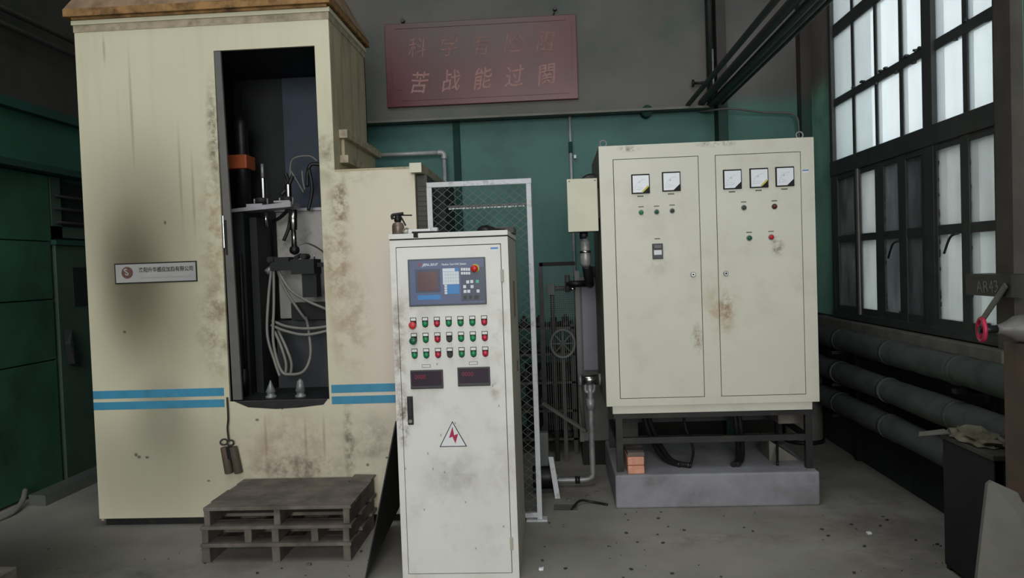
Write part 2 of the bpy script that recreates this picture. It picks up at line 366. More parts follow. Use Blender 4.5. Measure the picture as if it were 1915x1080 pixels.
def thing(name, label, cat, loc, group=None):
    o = bpy.data.objects.new(name, None); C.objects.link(o); o.location = loc; o['_w'] = list(loc)
    o.empty_display_size = .1
    o['label'] = label; o['category'] = cat
    if group: o['group'] = group
    return o
def B(*a, **k): return MB().box(*a, **k)
def dup(o, parent, d):
    c = o.copy(); C.objects.link(c); c.parent = parent; p = Vector(o['_w']) + Vector(d); c['_w'] = list(p)
    c.location = p - Vector(parent['_w']); return c
def text(s, size, loc, m, parent, name='lettering', align='CENTER', shear=0, ext=.0006, sx=1, bold=0, rz=0, rx=90, wob=0):
    cu = bpy.data.curves.new(name, 'FONT'); cu.body = s; cu.size = size; cu.align_x = align; cu.align_y = 'CENTER'; cu.shear = shear
    cu.extrude = ext; cu.offset = bold; cu.resolution_u = 2
    t = bpy.data.objects.new('tmp', cu); C.objects.link(t)
    dg = bpy.context.evaluated_depsgraph_get(); me = bpy.data.meshes.new_from_object(t.evaluated_get(dg)); bpy.data.objects.remove(t)
    me.materials.clear(); me.materials.append(M[m]); me.name = name
    if wob:
        f1, f2 = random.uniform(0, 6), random.uniform(0, 6)
        for v in me.vertices:
            a_, b_ = v.co.x / size, v.co.y / size
            v.co.x += wob * size * (math.sin(b_ * 5 + f1) + .5 * math.sin(b_ * 13 + a_ * 7 + f2))
            v.co.y += wob * size * (math.sin(a_ * 6 + f2) + .5 * math.sin(a_ * 11 + f1))
        me.transform(Matrix.Rotation(random.uniform(-.06, .1), 4, 'Z'))
    me.transform(Matrix.Rotation(math.radians(rz), 4, 'Z') @ Matrix.Rotation(math.radians(rx), 4, 'X') @ Matrix.Diagonal((sx, 1, 1, 1)))
    o = bpy.data.objects.new(name, me); C.objects.link(o); o['_w'] = list(loc); o.parent = parent; o.location = Vector(loc) - Vector(parent['_w'])
    return o

# ================================================================== SETTING
XR, XL, YB, ZC = 2.33, -4.0, 6.95, 6.2
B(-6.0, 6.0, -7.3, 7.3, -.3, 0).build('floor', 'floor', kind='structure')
B(-6.0, 4.0, -7.3, 7.3, ZC, ZC + .3).build('ceiling', 'ceil', kind='structure')
B(XL - .3, 1.42, YB, YB + .3, 0, 2.955).build('wall_back', 'wallback', kind='structure')
B(XL - .3, 1.42, YB - .11, YB + .3, 2.955, ZC).build('wall_back_upper', 'wallback', kind='structure')
B(-.3, 2.2, YB - .02, YB, 0, .7).build('back_wall_foot_shade', 'gap', kind='structure')  # dark strip laid on the wall foot as the shade behind the stand
nb = B(1.42, XR + .3, YB, YB + .3, 0, ZC).build('wall_back_niche', 'wallniche', kind='structure')
B(XL - .3, XL, -7.3, YB + .3, 0, ZC).build('wall_left', 'wallleft', kind='structure')
WY0, WY1, WZ0, WZ1 = 3.98, 6.3, 1.1, 4.62
wr = MB()
wr.box(XR, XR + .3, WY1, YB + .3, WZ0, ZC); wr.box(XR, XR + .3, -7.3, WY0, WZ0, ZC)
B(XR, XR + .3, -7.3, YB + .3, 0, WZ0).build('wall_right_lower', 'wallrightlow', kind='structure')
wr.box(XR + .05, XR + .3, WY0, WY1, WZ0, WZ0 + .002); wr.box(XR, XR + .3, WY0, WY1, WZ1, ZC)
wr.build('wall_right', 'wallright', kind='structure')
rr = MB(); rr.box(XL - .3, -2.6, -7.3, -7.0, 0, ZC); rr.box(3.2, 4.0, -7.3, -7.0, 0, ZC); rr.box(-2.6, 3.2, -7.3, -7.0, 0, 1.3); rr.box(-2.6, 3.2, -7.3, -7.0, 5.3, ZC)
rr.build('wall_rear', 'wallrear', kind='structure')
# rail along the ledge of the back wall
B(XL, 1.42, YB - .2, YB - .11, 2.945, 2.965).build('trim_1', 'rail', kind='structure')
B(XL, XL + .07, -2, YB - .13, 2.9, 2.97).build('trim_3', 'darkgreen', kind='structure')
B(XR - .1, XR + .02, WY0 - .1, WY1 + .3, 1.02, 1.09, bev=.006).build('trim_4', 'sill', kind='structure')
# columns on the back wall
B(1.5, 1.585, YB - .17, YB, 0, ZC).build('trim_5', 'columngreen', kind='structure')
B(2.24, XR, YB - .12, YB, 0, ZC).build('trim_6', 'columngreen', kind='structure')
B(-.89, -.83, YB - .05, YB, 0, 2.955).build('trim_7', 'darkgreen', kind='structure')
# window 1
win = MB(); fx0, fx1 = XR - .045, XR + .035
for a in ((WY0, WY0 + .04, WZ0, WZ1), (WY1 - .06, WY1, WZ0, WZ1), (4.64, 4.76, WZ0, WZ1), (WY0, WY1, WZ1 - .05, WZ1)):
    win.box(fx0, fx1, *a, bev=.004)
for a in ((WY0, WY1, WZ0 - .002, WZ0 + .052),):
    win.box(fx0 - .005, fx1 + .005, *a, bev=.004)
win.box(fx0 - .006, fx1 + .006, WY0 + .001, WY1 - .001, 2.24, 2.36, bev=.004)
win = win.build('window_1', 'winframe', kind='structure')
ucols = [(4.02, 4.29), (4.34, 4.64), (4.76, 5.06), (5.10, 5.44), (5.48, 5.84), (5.88, 6.24)]
urows = [(2.36, 2.80), (2.86, 3.35), (3.45, 3.9), (3.96, 4.57)]
for (z0, z1) in ((2.80, 2.86), (3.35, 3.45), (3.9, 3.96)):
    for (a, b) in ((4.02, 4.64), (4.76, 6.24)):
        B(fx0 + .02, fx1 - .02, a, b, z0, z1).jitter(.002).build('glazing_bar', 'winframe', win)
for (a, b) in ((4.29, 4.34), (5.06, 5.10), (5.44, 5.48), (5.84, 5.88)):
    B(fx0 + .022, fx1 - .022, a, b, 2.36, 4.57).jitter(.002).build('glazing_bar', 'winframe', win)
for (a, b) in ucols:
    for (z0, z1) in urows: B(fx0 + .03, fx0 + .035, a - .005, b + .005, z0 - .005, z1 + .005).build('glass_pane', 'glass', win)
# lower casements: (glass y0, y1, material)
low = [(4.02, 4.26, 'glasslow'), (4.34, 4.60, 'glasslow'), (4.80, 5.00, 'glassmid'), (5.10, 5.33, 'glassdirty'), (5.46, 5.72, 'glasslow'), (5.83, 6.16, 'glassmid')]
for (a, b, g) in low:
    for (z0, z1) in ((1.2, 1.70), (1.755, 2.2)):
        B(fx0 + .012, fx0 + .017, a - .004, b + .004, z0 - .004, z1 + .004).build('glass_pane', g, win)
fr_y = [(4.02, 4.02), (4.26, 4.34), (4.60, 4.64), (4.76, 4.80), (5.0, 5.10), (5.33, 5.46), (5.72, 5.83), (6.16, 6.24)]
for i, (a, b) in enumerate(fr_y):
    if b > a: B(fx0 + .002, fx0 + .06, a, b, 1.15, 2.24).jitter(.004).build('casement_stile', 'winframe', win)
B(fx0 - .012, fx0 + .002, 5.735, 5.765, 1.15, 2.24).build('casement_stile', 'winlight', win, label='pale worn steel stile')
for (z0, z1) in ((1.15, 1.2), (1.70, 1.755), (2.2, 2.24)):
    for (a, b) in ((4.02, 4.64), (4.76, 5.10), (5.10, 5.78), (5.78, 6.24)):
        B(fx0 + .004, fx0 + .055, a, b, z0, z1).jitter(.003).build('casement_rail', 'winframe', win)
for (y, z) in ((4.33, 1.70), (5.05, 1.68)):
    MB().tube([(fx0 - .02, y, z), (fx0 - .05, y + .03, z - .02), (fx0 - .05, y + .1, z - .11)], .007).build('window_latch', 'black', win)
# putty crumbs along glazing bars
pb = MB()
for (a, b) in ((4.26, 4.34), (5.33, 5.46), (4.6, 4.8)):
    for k in range(26):
        z = random.uniform(1.2, 2.2); y = random.choice((a, b)); pb.box(fx0 + .01, fx0 + .03, y - .008, y + .008, z - .012, z + .012)
for k in range(20):
    y = random.uniform(4.02, 6.2); z = random.choice((2.795, 2.865, 1.205)); pb.box(fx0 + .01, fx0 + .03, y - .015, y + .015, z - .007, z + .007)
pb.jitter(.004).build('crumbling_putty', 'winframe', win, kind='stuff')
# outdoors beyond the window
B(6.01, 40, -20, 60, -.5, -.2).build('ground_outside', 'ground_out', kind='structure')
ob = thing('factory_building', 'pale factory building seen faintly through the dusty window panes', 'building', (12, 10, -.2))
B(11, 14, -14, 50, -.2, 4.4).build('wall', 'facade', ob)
B(10.7, 14, -14, 50, 4.4, 4.62).build('roof_edge', 'lockergrey', ob)
for k in range(9): B(10.95, 11, 1 + k * 5, 1.5 + k * 5, -.2, 4.4).build('pilaster', 'ground_out', ob)

# ---- left wall features
lp = thing('green_steel_partition', 'dark green sheet steel partition with panel seams against the left wall', 'partition', (XL + .02, 5.2, 0))
B(XL + .001, XL + .05, 3.0, 5.70, 1.93, 2.44).build('panel', 'leftpanel', lp)
for (z0, z1) in ((1.475, 1.92), (1.0, 1.465), (.02, .99)): B(XL + .001, XL + .05, 3.0, 5.69, z0, z1, bev=.004).build('panel', 'leftpanel', lp)
B(XL + .001, XL + .16, 3.0, 6.7, 2.45, 2.5).build('top_rail', 'darkgreen', lp)
dp = thing('sheet_metal_door', 'dusty grey green sheet metal door beside the cream machine', 'door', (XL + .02, 6, 0))
B(XL + .001, XL + .06, 5.73, 6.7, .02, 1.9, bev=.004).build('door_leaf', 'leftpale', dp)
B(XL + .061, XL + .068, 5.92, 6.6, 1.4, 1.72).build('window', 'innerdark', dp)
B(XL + .001, XL + .09, 5.70, 6.75, 1.9, 1.94).build('lintel', 'darkgreen', dp)
lw = thing('barred_vent', 'dark barred vent opening high beside the cream machine', 'vent', (XL + .02, 6, 2))
B(XL + .001, XL + .02, 5.82, 6.7, 2.05, 2.42).build('opening', 'innerdark', lw)
for a in ((5.72, 5.84, 1.96, 2.44), (5.72, 6.7, 1.96, 2.05)): B(XL + .001, XL + .05, *a).build('frame', 'leftpale', lw)
for z in (2.29, 2.19, 2.08): MB().cyl((XL + .07, 5.74, z), (XL + .07, 6.7, z), .012).build('bar', 'blacksteel', lw)
rg = MB().prism([(XL + .07, 5.79, 1.22), (XL + .07, 5.86, 1.08), (XL + .07, 5.88, .92), (XL + .07, 5.8, .95), (XL + .07, 5.76, 1.1)], (.05, 0, 0)).jitter(.01)
rg.build('hanging_rag', 'innerdark', label='black rag hanging on the grey green door at left', cat='rag')
for (n, z, lab) in (('upper', 3.585, 'upper of two thin grey pipes high on the left wall'), ('lower', 3.47, 'lower of two thin grey pipes high on the left wall')):
    MB().cyl((XL + .1, 0, z), (XL + .1, YB - .1, z), .022).build('wall_pipe', 'greypaint', label=lab, cat='pipe', group='thin pipes high on the left wall')
bl = MB(); bl.box(-3.9, -3.42, 0, 0, 0, 0)
bm_ = MB().prism([(-3.84, 5.15, 0), (-3.70, 5.13, 0), (-3.70, 5.13, .078), (-3.84, 5.15, .078)], (.02, 1.2, 0))
del bl
bm_.build('steel_beam', 'lockergrey', label='long grey steel beam lying on the floor by the left wall', cat='beam')
MB().tube([(-3.9, 4.3, .02), (-3.85, 4.6, .02), (-3.8, 4.9, .02), (-3.84, 5.08, .05), (-3.9, 5.2, .1)], .018).build('rubber_hose', 'hose', label='grey hose lying on the floor at the end of the long beam', cat='hose')
cr = thing('timber_block', 'dark timber block at the bottom left corner of the floor', 'block', (-2.95, 3.5, 0))
B(-3.2, -2.81, 3.3, 3.66, .0, .15, bev=.006).build('block_body', 'wood', cr)

# ================================================================== MACHINE (cream hardening machine)
mc = thing('quenching_machine', 'tall cream machine housing with dark open bay, blue stripes and rusty roof', 'machine', (-2.0, 5.1, 0))
mx0, mx1, mx2 = -3.01, -1.36, -.853
my0, my1 = F, 5.57
ox0, ox1, oz0, oz1 = -2.105, -1.455, .80, 3.03
fp = MB(); t = .02
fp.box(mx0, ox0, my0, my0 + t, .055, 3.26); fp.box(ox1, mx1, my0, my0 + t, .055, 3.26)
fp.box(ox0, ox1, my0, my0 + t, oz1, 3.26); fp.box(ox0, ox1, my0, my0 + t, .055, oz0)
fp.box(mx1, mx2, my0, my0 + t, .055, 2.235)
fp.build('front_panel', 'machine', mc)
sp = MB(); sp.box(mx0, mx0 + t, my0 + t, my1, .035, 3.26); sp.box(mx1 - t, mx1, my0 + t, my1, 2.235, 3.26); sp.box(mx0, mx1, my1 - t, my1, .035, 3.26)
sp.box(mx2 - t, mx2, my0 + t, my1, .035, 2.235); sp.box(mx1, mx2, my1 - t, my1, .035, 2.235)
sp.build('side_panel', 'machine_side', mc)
B(mx1 - t, mx2, my0 + .001, my1, 2.235, 2.25).build('lower_roof', 'machine_side', mc)
B(mx0 + .02, mx2 - .02, my0 + .04, my1, 0, .056).build('base', 'blacksteel', mc)
B(mx0 - .012, mx1 + .012, my0 - .012, my1 + .01, 3.235, 3.262).build('top_lip', 'machine', mc)
B(mx0 - .004, mx1 + .004, my0 - .004, my1 + .005, 3.19, 3.235).build('lip_shade_band', 'beam', mc)  # darker strip added as the shadow under the top lip
rf = MB(); rf.box(mx0 - .03, mx1 + .03, my0 - .06, my1 + .05, 3.278, 3.318); rf.box(mx0, mx1, my0 - .03, my1, 3.262, 3.275)
rf.jitter(.004).build('roof_flange', 'rust', mc, label='rusty orange roof flange')
a = [(mx0 - .03, my0 - .06), (mx1 + .03, my0 - .06), (mx1 + .03, my1 + .05), (mx0 - .03, my1 + .05)]
rp = MB(); lo = [rp.bm.verts.new((x, y, 3.319)) for x, y in a]; ins = [(mx0 + .12, my0 + .1), (mx1 - .12, my0 + .1), (mx1 - .12, my1 - .1), (mx0 + .12, my1 - .1)]
hi = [rp.bm.verts.new((x, y, 3.62)) for x, y in ins]
for i in range(4): rp.bm.faces.new((lo[i], lo[(i + 1) % 4], hi[(i + 1) % 4], hi[i]))
rp.bm.faces.new(hi); rp.bm.faces.new(lo[::-1]); rp.build('roof_cover', 'roof', mc)
for (x0, x1) in ((mx0 + .001, -2.14), (-1.44, mx2)):
    for (z0, z1) in ((.838, .89), (.766, .816)): B(x0, x1, my0 - .0015, my0, z0, z1).build('blue_stripe', 'blue', mc)
# bay lining
ln = MB(); ln.box(ox0 - .25, ox0 - .23, my0 + t, 5.52, .75, 3.1); ln.box(ox0 - .25, ox1 + .07, my0 + t, 5.52, 3.05, 3.1)
ln.box(ox1 + .05, ox1 + .07, my0 + t, 5.52, .75, 3.1)
ln.build('bay_lining', 'innerdark', mc)
B(ox0 + .14, ox1 + .05, 5.48, 5.5, .77, 3.05).build('bay_back_panel', 'inner', mc)
B(ox0 - .23, ox0 + .14, 5.48, 5.5, .77, 3.05).build('bay_back_panel', 'innerdark', mc)
B(ox0 - .25, ox1 + .05, my0 + t, 5.5, .76, .79).build('bay_floor', 'innerdark', mc)
B(ox0, ox1, my0 + .001, my0 + .03, .79, .802).build('bay_floor', 'blacksteel', mc)
st = MB().prism([(ox0 + .03, my0 - .001, .80), (ox1 - .01, my0 - .001, .80), (ox1 - .04, my0 - .001, .765), (ox1 - .2, my0 - .001, .75), (ox0 + .3, my0 - .001, .745), (ox0 + .12, my0 - .001, .76)], (0, -.0006, 0))
st.build('spill_stain', 'blacksteel', mc)
# leaning sliding-door strip with handle
ds = MB().prism([(-2.098, my0 - .004, 3.025), (-2.06, my0 - .004, 3.025), (-2.022, my0 - .004, .81), (-2.082, my0 - .004, .81)], (0, .018, 0))
dso = ds.build('sliding_door_edge', 'greypaint', mc)
B(-2.098, -2.083, my0 - .02, my0 - .004, 1.78, 1.99, bev=.004).build('door_handle', 'chrome', dso)
B(-2.083, -2.07, my0 - .008, my0 - .004, 1.74, 1.96).build('handle_slot', 'gap', dso)
# right-side bars on the upper housing
for (z0, z1) in ((2.47, 2.525), (2.31, 2.36)):
    B(mx1, mx1 + .055, 4.8, 5.75, z0, z1, bev=.003).build('side_bar', 'beam', mc)
B(mx1, mx1 + .02, 4.85, 5.7, 2.36, 2.47).build('side_bar_web', 'machine_side', mc)
# nameplate
npl = B(-2.822, -2.278, my0 - .004, my0, 1.577, 1.709).build('nameplate', 'gap', mc, label='aluminium nameplate with dark border')
B(-2.814, -2.286, my0 - .0055, my0 - .004, 1.585, 1.701).build('plate_face', 'plate_nm', npl)
MB().cyl((-2.737, my0 - .0055, 1.648), (-2.737, my0 - .0068, 1.648), .038, seg=28).build('emblem', 'printbrown', npl)
text('S', .06, (-2.737, my0 - .0075, 1.65), 'plate_nm', npl, 'emblem_mark', shear=-.3, bold=.001)
text('洛阳升华感应加热有限公司', .0345, (-2.48, my0 - .0062, 1.66), 'printdark', npl, bold=.0006, sx=.87)
text('LUOYANG SHENGHUA INDUCTION HEATING CO.,LTD', .0135, (-2.48, my0 - .0062, 1.612), 'printgrey', npl)
# bay mechanism
col = MB(); col.box(-2.30, -2.10, 5.0, 5.3, .79, 2.05); col.box(-2.08, -2.03, 5.05, 5.3, .79, 2.0)
col.build('slide_column', 'innerdark', mc)
for x in (-2.19, -2.12): MB().cyl((x, 4.97, .8), (x, 4.97, 1.75), .012).build('guide_rod', 'darkmetal', mc)
cyl_ = MB().lathe((-2.13, 5.1, 2.08), [(.05, 0), (.05, .24), (.06, .26), (.045, .36), (.045, .52), (.05, .54), (.05, .6), (.012, .62), (.012, .8)], seg=20).build('spindle_motor', 'darkmetal', mc)
B(-2.22, -2.07, 5.02, 5.18, 2.335, 2.43, bev=.006).build('orange_collar', 'orange', mc, label='orange collar')
pl = MB().prism([(-2.22, 4.95, 2.03), (-1.75, 4.95, 2.055), (-1.75, 4.95, 2.09), (-2.22, 4.95, 2.05)], (0, .18, 0)); pl.box(-2.06, -1.95, 4.96, 5.1, 2.065, 2.085); pl.box(-1.87, -1.76, 4.96, 5.1, 2.088, 2.1)
pl.build('tool_arm', 'platesteel', mc)
for (x, zt) in ((-1.965, 2.27), (-1.79, 2.22)):
    MB().lathe((x, 5.03, 2.08), [(.03, 0), (.03, .04), (.022, .045), (.022, zt - 2.09), (.012, zt - 2.08)], seg=16).build('tool_post', 'chrome', mc)
    for dx in (-.045, .045): MB().cyl((x + dx, 4.98, 2.07), (x + dx, 4.98, 2.12), .006, seg=8).build('clamp_bolt', 'dullsteel', mc)
    MB().cyl((x, 5.0, 2.09), (x, 5.0, 2.125), .04, seg=14).build('clamp_block', 'innerdark', mc)
MB().cyl((-1.965, 5.03, 2.26), (-1.965, 5.03, 2.36), .01).build('draw_bar', 'dullsteel', mc)
MB().cyl((-1.955, 5.03, 2.04), (-1.955, 5.03, 1.93), .011).build('lower_pin', 'chrome', mc)
sx = -1.765
MB().lathe((sx, 5.03, 1.79), [(.02, 0), (.017, .06), (.017, .11), (.026, .115), (.03, .25)], seg=18).build('spindle', 'chrome', mc)
MB().lathe((sx, 5.03, 1.735), [(.012, 0), (.03, .012), (.035, .03), (.03, .05), (.014, .062)], seg=18).build('live_centre', 'darkmetal', mc)
MB().cyl((sx, 5.03, 1.735), (sx, 5.03, 1.66), .003, seg=8).build('needle', 'dullsteel', mc)
tk = B(-2.0, ox1 + .05, 5.33, 5.47, 1.28, 2.06, bev=.01).build('rear_tank', 'tank', mc, label='pale tank panel with dirt streaks')
B(-2.0, ox1 + .05, 5.31, 5.47, 2.055, 2.075).build('tank_rim', 'platesteel', mc)
cb = MB(); cb.box(-1.93, -1.78, 5.0, 5.12, 1.63, 1.69); cb.box(-1.9, -1.80, 5.0, 5.1, 1.69, 1.72); cb.box(-1.78, -1.62, 4.98, 5.14, 1.60, 1.70); cb.box(-1.66, -1.46, 5.05, 5.12, 1.645, 1.675)
cb.box(-1.72, -1.62, 5.02, 5.12, 1.44, 1.6); cb.cyl((-1.93, 5.0, 1.705), (-1.93, 5.12, 1.705), .022); cb.cyl((-1.7, 5.0, 1.72), (-1.7, 5.1, 1.72), .02); cb.cyl((-1.75, 5.0, 1.71), (-1.75, 5.1, 1.73), .015)
cb.build('inductor_clamp', 'innerdark', mc)
MB().cyl((-1.62, 5.0, 1.70), (-1.62, 5.0, 1.74), .005, seg=8).build('clamp_bolt', 'chrome', mc)
MB().cyl((-1.93, 5.06, 1.66), (-1.97, 5.03, 1.62), .02).build('hose_union', 'dullsteel', mc)
B(-2.0, ox1 + .05, 5.25, 5.47, .79, 1.27).build('lower_guard', 'innermid', mc)
B(-1.85, ox1 + .05, 5.15, 5.25, 1.28, 1.4).build('valve_block', 'innerdark', mc)
for (x, s_) in ((-1.9, 1), (-1.70, 1.05)):
    MB().lathe((x, 4.84, .79), [(.036, 0), (.036, .012), (.026, .018), (.026, .035), (.034, .04), (.008 if x < -1.8 else .02, .1 * s_), (.004, .115 * s_)], seg=20).build('support_cone', 'dullsteel', mc)
MB().cyl((-2.1, 4.9, .8), (-2.1, 4.9, .98), .02).build('drain_pipe', 'darkmetal', mc)
H = [[(-1.935, 5.04, 1.65), (-1.95, 5.0, 1.45), (-1.95, 4.95, 1.2), (-1.9, 4.93, 1.02), (-1.87, 4.93, .92)],
     [(-1.92, 5.04, 1.65), (-1.915, 5.0, 1.4), (-1.915, 4.96, 1.15), (-1.86, 4.93, .96), (-1.79, 4.92, .93), (-1.70, 4.92, .95), (-1.66, 4.95, 1.05), (-1.68, 5.0, 1.2), (-1.73, 5.1, 1.3)],
     [(-1.9, 5.04, 1.65), (-1.8, 5.0, 1.5), (-1.68, 4.98, 1.42), (-1.56, 5.0, 1.36), (-1.46, 5.05, 1.3)],
     [(-1.9, 5.05, 1.64), (-1.85, 5.05, 1.5), (-1.76, 5.05, 1.35), (-1.72, 5.08, 1.28)],
     [(-1.94, 5.0, 1.26), (-1.84, 4.98, 1.22), (-1.7, 4.97, 1.19), (-1.55, 4.99, 1.21), (-1.44, 5.03, 1.24)],
     [(-1.94, 5.02, 1.29), (-1.84, 5.0, 1.25), (-1.7, 4.99, 1.23), (-1.55, 5.0, 1.24), (-1.44, 5.03, 1.27)],
     [(-1.92, 5.0, 1.22), (-1.86, 4.95, 1.12), (-1.83, 4.95, 1.0), (-1.84, 4.95, .92)],
     [(-1.9, 5.02, 1.22), (-1.83, 4.97, 1.1), (-1.80, 4.97, 1.0), (-1.81, 4.97, .92)]]
for p in H: MB().tube(p, .010, seg=8).build('hose', 'hose', mc)
for p in ([(-1.45, 5.3, 2.36), (-1.6, 5.3, 2.37), (-1.7, 5.28, 2.38), (-1.73, 5.27, 2.32), (-1.73, 5.25, 2.22)],
          [(-1.72, 5.27, 2.35), (-1.70, 5.26, 2.2), (-1.72, 5.22, 2.05)], [(-1.83, 5.1, 2.3), (-1.81, 5.12, 2.2), (-1.83, 5.1, 2.1)],
          [(-1.86, 5.08, 2.15), (-1.82, 5.1, 2.2), (-1.78, 5.1, 2.28)], [(-1.9, 5.2, 1.84), (-1.86, 5.2, 1.93), (-1.84, 5.2, 2.04)], [(-1.82, 5.1, 2.05), (-1.9, 5.15, 2.0), (-1.97, 5.2, 1.98)]):
    MB().tube(p, .013, seg=8).build('black_hose', 'cable', mc)
for p in ([(-1.87, 5.3, 2.3), (-1.84, 5.28, 2.42), (-1.72, 5.28, 2.44), (-1.66, 5.28, 2.4)], [(-1.86, 5.3, 2.34), (-1.8, 5.28, 2.24), (-1.76, 5.25, 2.18)], [(-1.78, 5.3, 2.34), (-1.77, 5.28, 2.26), (-1.75, 5.25, 2.2)],
          [(-1.72, 5.0, 1.8), (-1.68, 5.05, 1.81), (-1.63, 5.2, 1.76), (-1.6, 5.3, 1.68)]):
    MB().tube(p, .006, seg=8).build('thin_hose', 'hose', mc)

# padlock weights hanging from the door on a cord
wt = thing('hanging_counterweight', 'pair of rusty cylinder weights hanging on a cord below the open bay', 'weight', (-2.1, 4.63, .35))
MB().tube([(-2.115, 4.655, .83), (-2.112, 4.65, .7), (-2.12, 4.65, .63), (-2.112, 4.645, .55)], .006, seg=8).build('cord', 'cable', wt)
for (x0, x1) in ((-2.14, -2.118), (-2.085, -2.055)):
    MB().cyl((x0, 4.64, .515), (x1, 4.64, .345), .026, seg=16, bev=.004).build('cylinder_weight', 'pillar', wt)
B(-2.135, -2.07, 4.62, 4.66, .44, .515).build('clamp', 'darkmetal', wt)
for (c, r) in (((-2.145, 4.645, .545), .022), ((-2.1, 4.64, .54), .02)):
    MB().tube([(c[0] + r * math.cos(a_ * PI / 4), c[1] + .006 * math.sin(a_), c[2] + r * .8 * math.sin(a_ * PI / 4)) for a_ in range(8)], .005, seg=8, closed=True).build('wire_loop', 'cable', wt)

# ================================================================== pallets
def pallet(name, label, z, upper):
    p = thing(name, label, 'pallet', (-1.6, 4.33, z), 'stacked wooden pallets')
    x0, x1, y0, y1 = -2.015, -1.17, 4.05, 4.63
    if upper:
        n = 5; wd = (y1 - y0) / n
        for k in range(n):
            bd = MB().box(x0 + random.uniform(-.006, .01), x1 + (.0 if k < 4 else -.14), y0 + k * wd + .001, y0 + (k + 1) * wd - .003, z + .105, z + .123, bev=.002)
            bd.jitter(.0015).build('deck_board', 'wood', p)
        B(-1.3, -1.165, y1 - .12, y1, z + .123, z + .135).jitter(.003).build('deck_board', 'wood', p)
        for (a, b) in ((x0 + .005, x0 + .04), (-1.61, -1.575), (x1 - .045, x1 - .01)): B(a, b, y0 + .01, y1, z + .018, z + .105, bev=.002).jitter(.0015).build('stringer', 'wood', p)
        for k in range(3):
            yy = y0 - .01 + k * .23; B(x0 - .012, x1 + .004, yy, yy + .12, z, z + .018, bev=.002).jitter(.0015).build('bottom_board', 'wood', p)
    else:
        for (a, b) in ((x0 - .01, x0 + .025), (-1.78, -1.74), (-1.625, -1.585), (-1.40, -1.36), (x1 - .05, x1 - .015)):
            B(a, b, y0 + .005, y1, z + .11, z + .187, bev=.002).jitter(.0015).build('block', 'wood', p)
        for k in range(3):
            yy = y0 - .015 + k * .24; B(x0 - .012, x1 + .0, yy, yy + .125, z + .092, z + .11, bev=.002).jitter(.0015).build('board', 'wood', p)
        for (a, b) in ((x0 - .012, x0 + .035), (-1.625, -1.58), (x1 - .05, x1 - .01)): B(a, b, y0, y1 - .03, z, z + .092, bev=.003).jitter(.0015).build('stringer', 'wood', p)
pallet('wooden_pallet', 'grey wooden pallet on the floor, lower of the two stacked', 0, False)
pallet('wooden_pallet', 'grey wooden pallet with plank deck, upper of the two stacked', .188, True)

# dark sheet leaning against the control cabinet
sh = MB(); P0 = Vector((-1.03, 3.78, 0)); P1 = Vector((-1.10, 4.60, 0)); T0 = Vector((-.845, 3.83, .82)); T1 = Vector((-.845, 4.5, .45))
sh.prism([P0, P1, T1, T0], (-.006, 0, 0)); sh.build('steel_sheet', 'blacksteel', label='thin black steel sheet leaning on the left side of the control cabinet', cat='sheet')

# ================================================================== CONTROL CABINET
cc = thing('control_cabinet', 'tall light grey control cabinet with screen panel and rows of red and green buttons', 'control cabinet', (-.53, 4.2, 0))
cx0, cx1, cy0, cy1, cz1 = -.835, -.23, 3.79, 4.6, 1.755
bd = MB(); bd.box(cx0, cx0 + .03, cy0, cy0 + .02, 0, cz1); bd.box(cx1 - .035, cx1, cy0, cy0 + .02, 0, cz1); bd.box(cx0 + .03, cx1 - .035, cy0, cy0 + .02, 1.72, cz1); bd.box(cx0 + .03, cx1 - .035, cy0, cy0 + .02, 0, .03)
bd.build('front_frame', 'ctrl', cc)
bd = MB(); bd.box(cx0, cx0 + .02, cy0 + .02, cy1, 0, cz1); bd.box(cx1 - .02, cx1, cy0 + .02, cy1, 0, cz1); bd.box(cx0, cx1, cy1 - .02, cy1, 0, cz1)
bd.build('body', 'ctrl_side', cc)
B(cx0 + .02, cx1 - .02, cy0 + .012, cy0 + .02, .02, 1.73).build('door_gap', 'gap', cc)
B(cx0, cx1, cy0 + .003, cy1, cz1, cz1 + .006).build('lid_gasket', 'gap', cc)
B(cx0 - .006, cx1 + .002, cy0 - .008, cy1 + .005, cz1 + .006, cz1 + .032, bev=.003).build('lid', 'ctrl', cc)
door = B(cx0 + .033, cx1 - .038, cy0 - .003, cy0 + .012, .034, 1.716, bev=.002).build('door', 'ctrl', cc)
Yf = cy0 - .003
for z in (1.557, .185): MB().box(cx1 - .042, cx1 - .026, Yf - .008, Yf + .004, z - .032, z + .032, bev=.002).build('hinge', 'ctrl_side', cc)
for z in (1.42,): B(cx1, cx1 + .006, 4.15, 4.19, z - .1, z + .1, bev=.002).build('side_handle', 'pillar', cc)
B(cx1, cx1 + .004, 4.28, 4.3, 1.0, 1.06).build('side_latch', 'black', cc)
hd = B(-.775, -.745, Yf - .006, Yf, .808, .955, bev=.002).build('door_handle', 'black', door)
B(-.771, -.749, Yf - .02, Yf - .006, .85, .95, bev=.003).build('lever', 'black', hd)
MB().cyl((-.76, Yf - .006, .828), (-.76, Yf - .014, .828), .009).build('key_lock', 'chrome', hd)
sk = B(-.318, -.28, Yf - .0006, Yf, 1.678, 1.702).build('sticker', 'whiteplate', door); B(-.318, -.28, Yf - .0011, Yf - .0006, 1.693, 1.702).build('sticker_band', 'cncblue', sk)
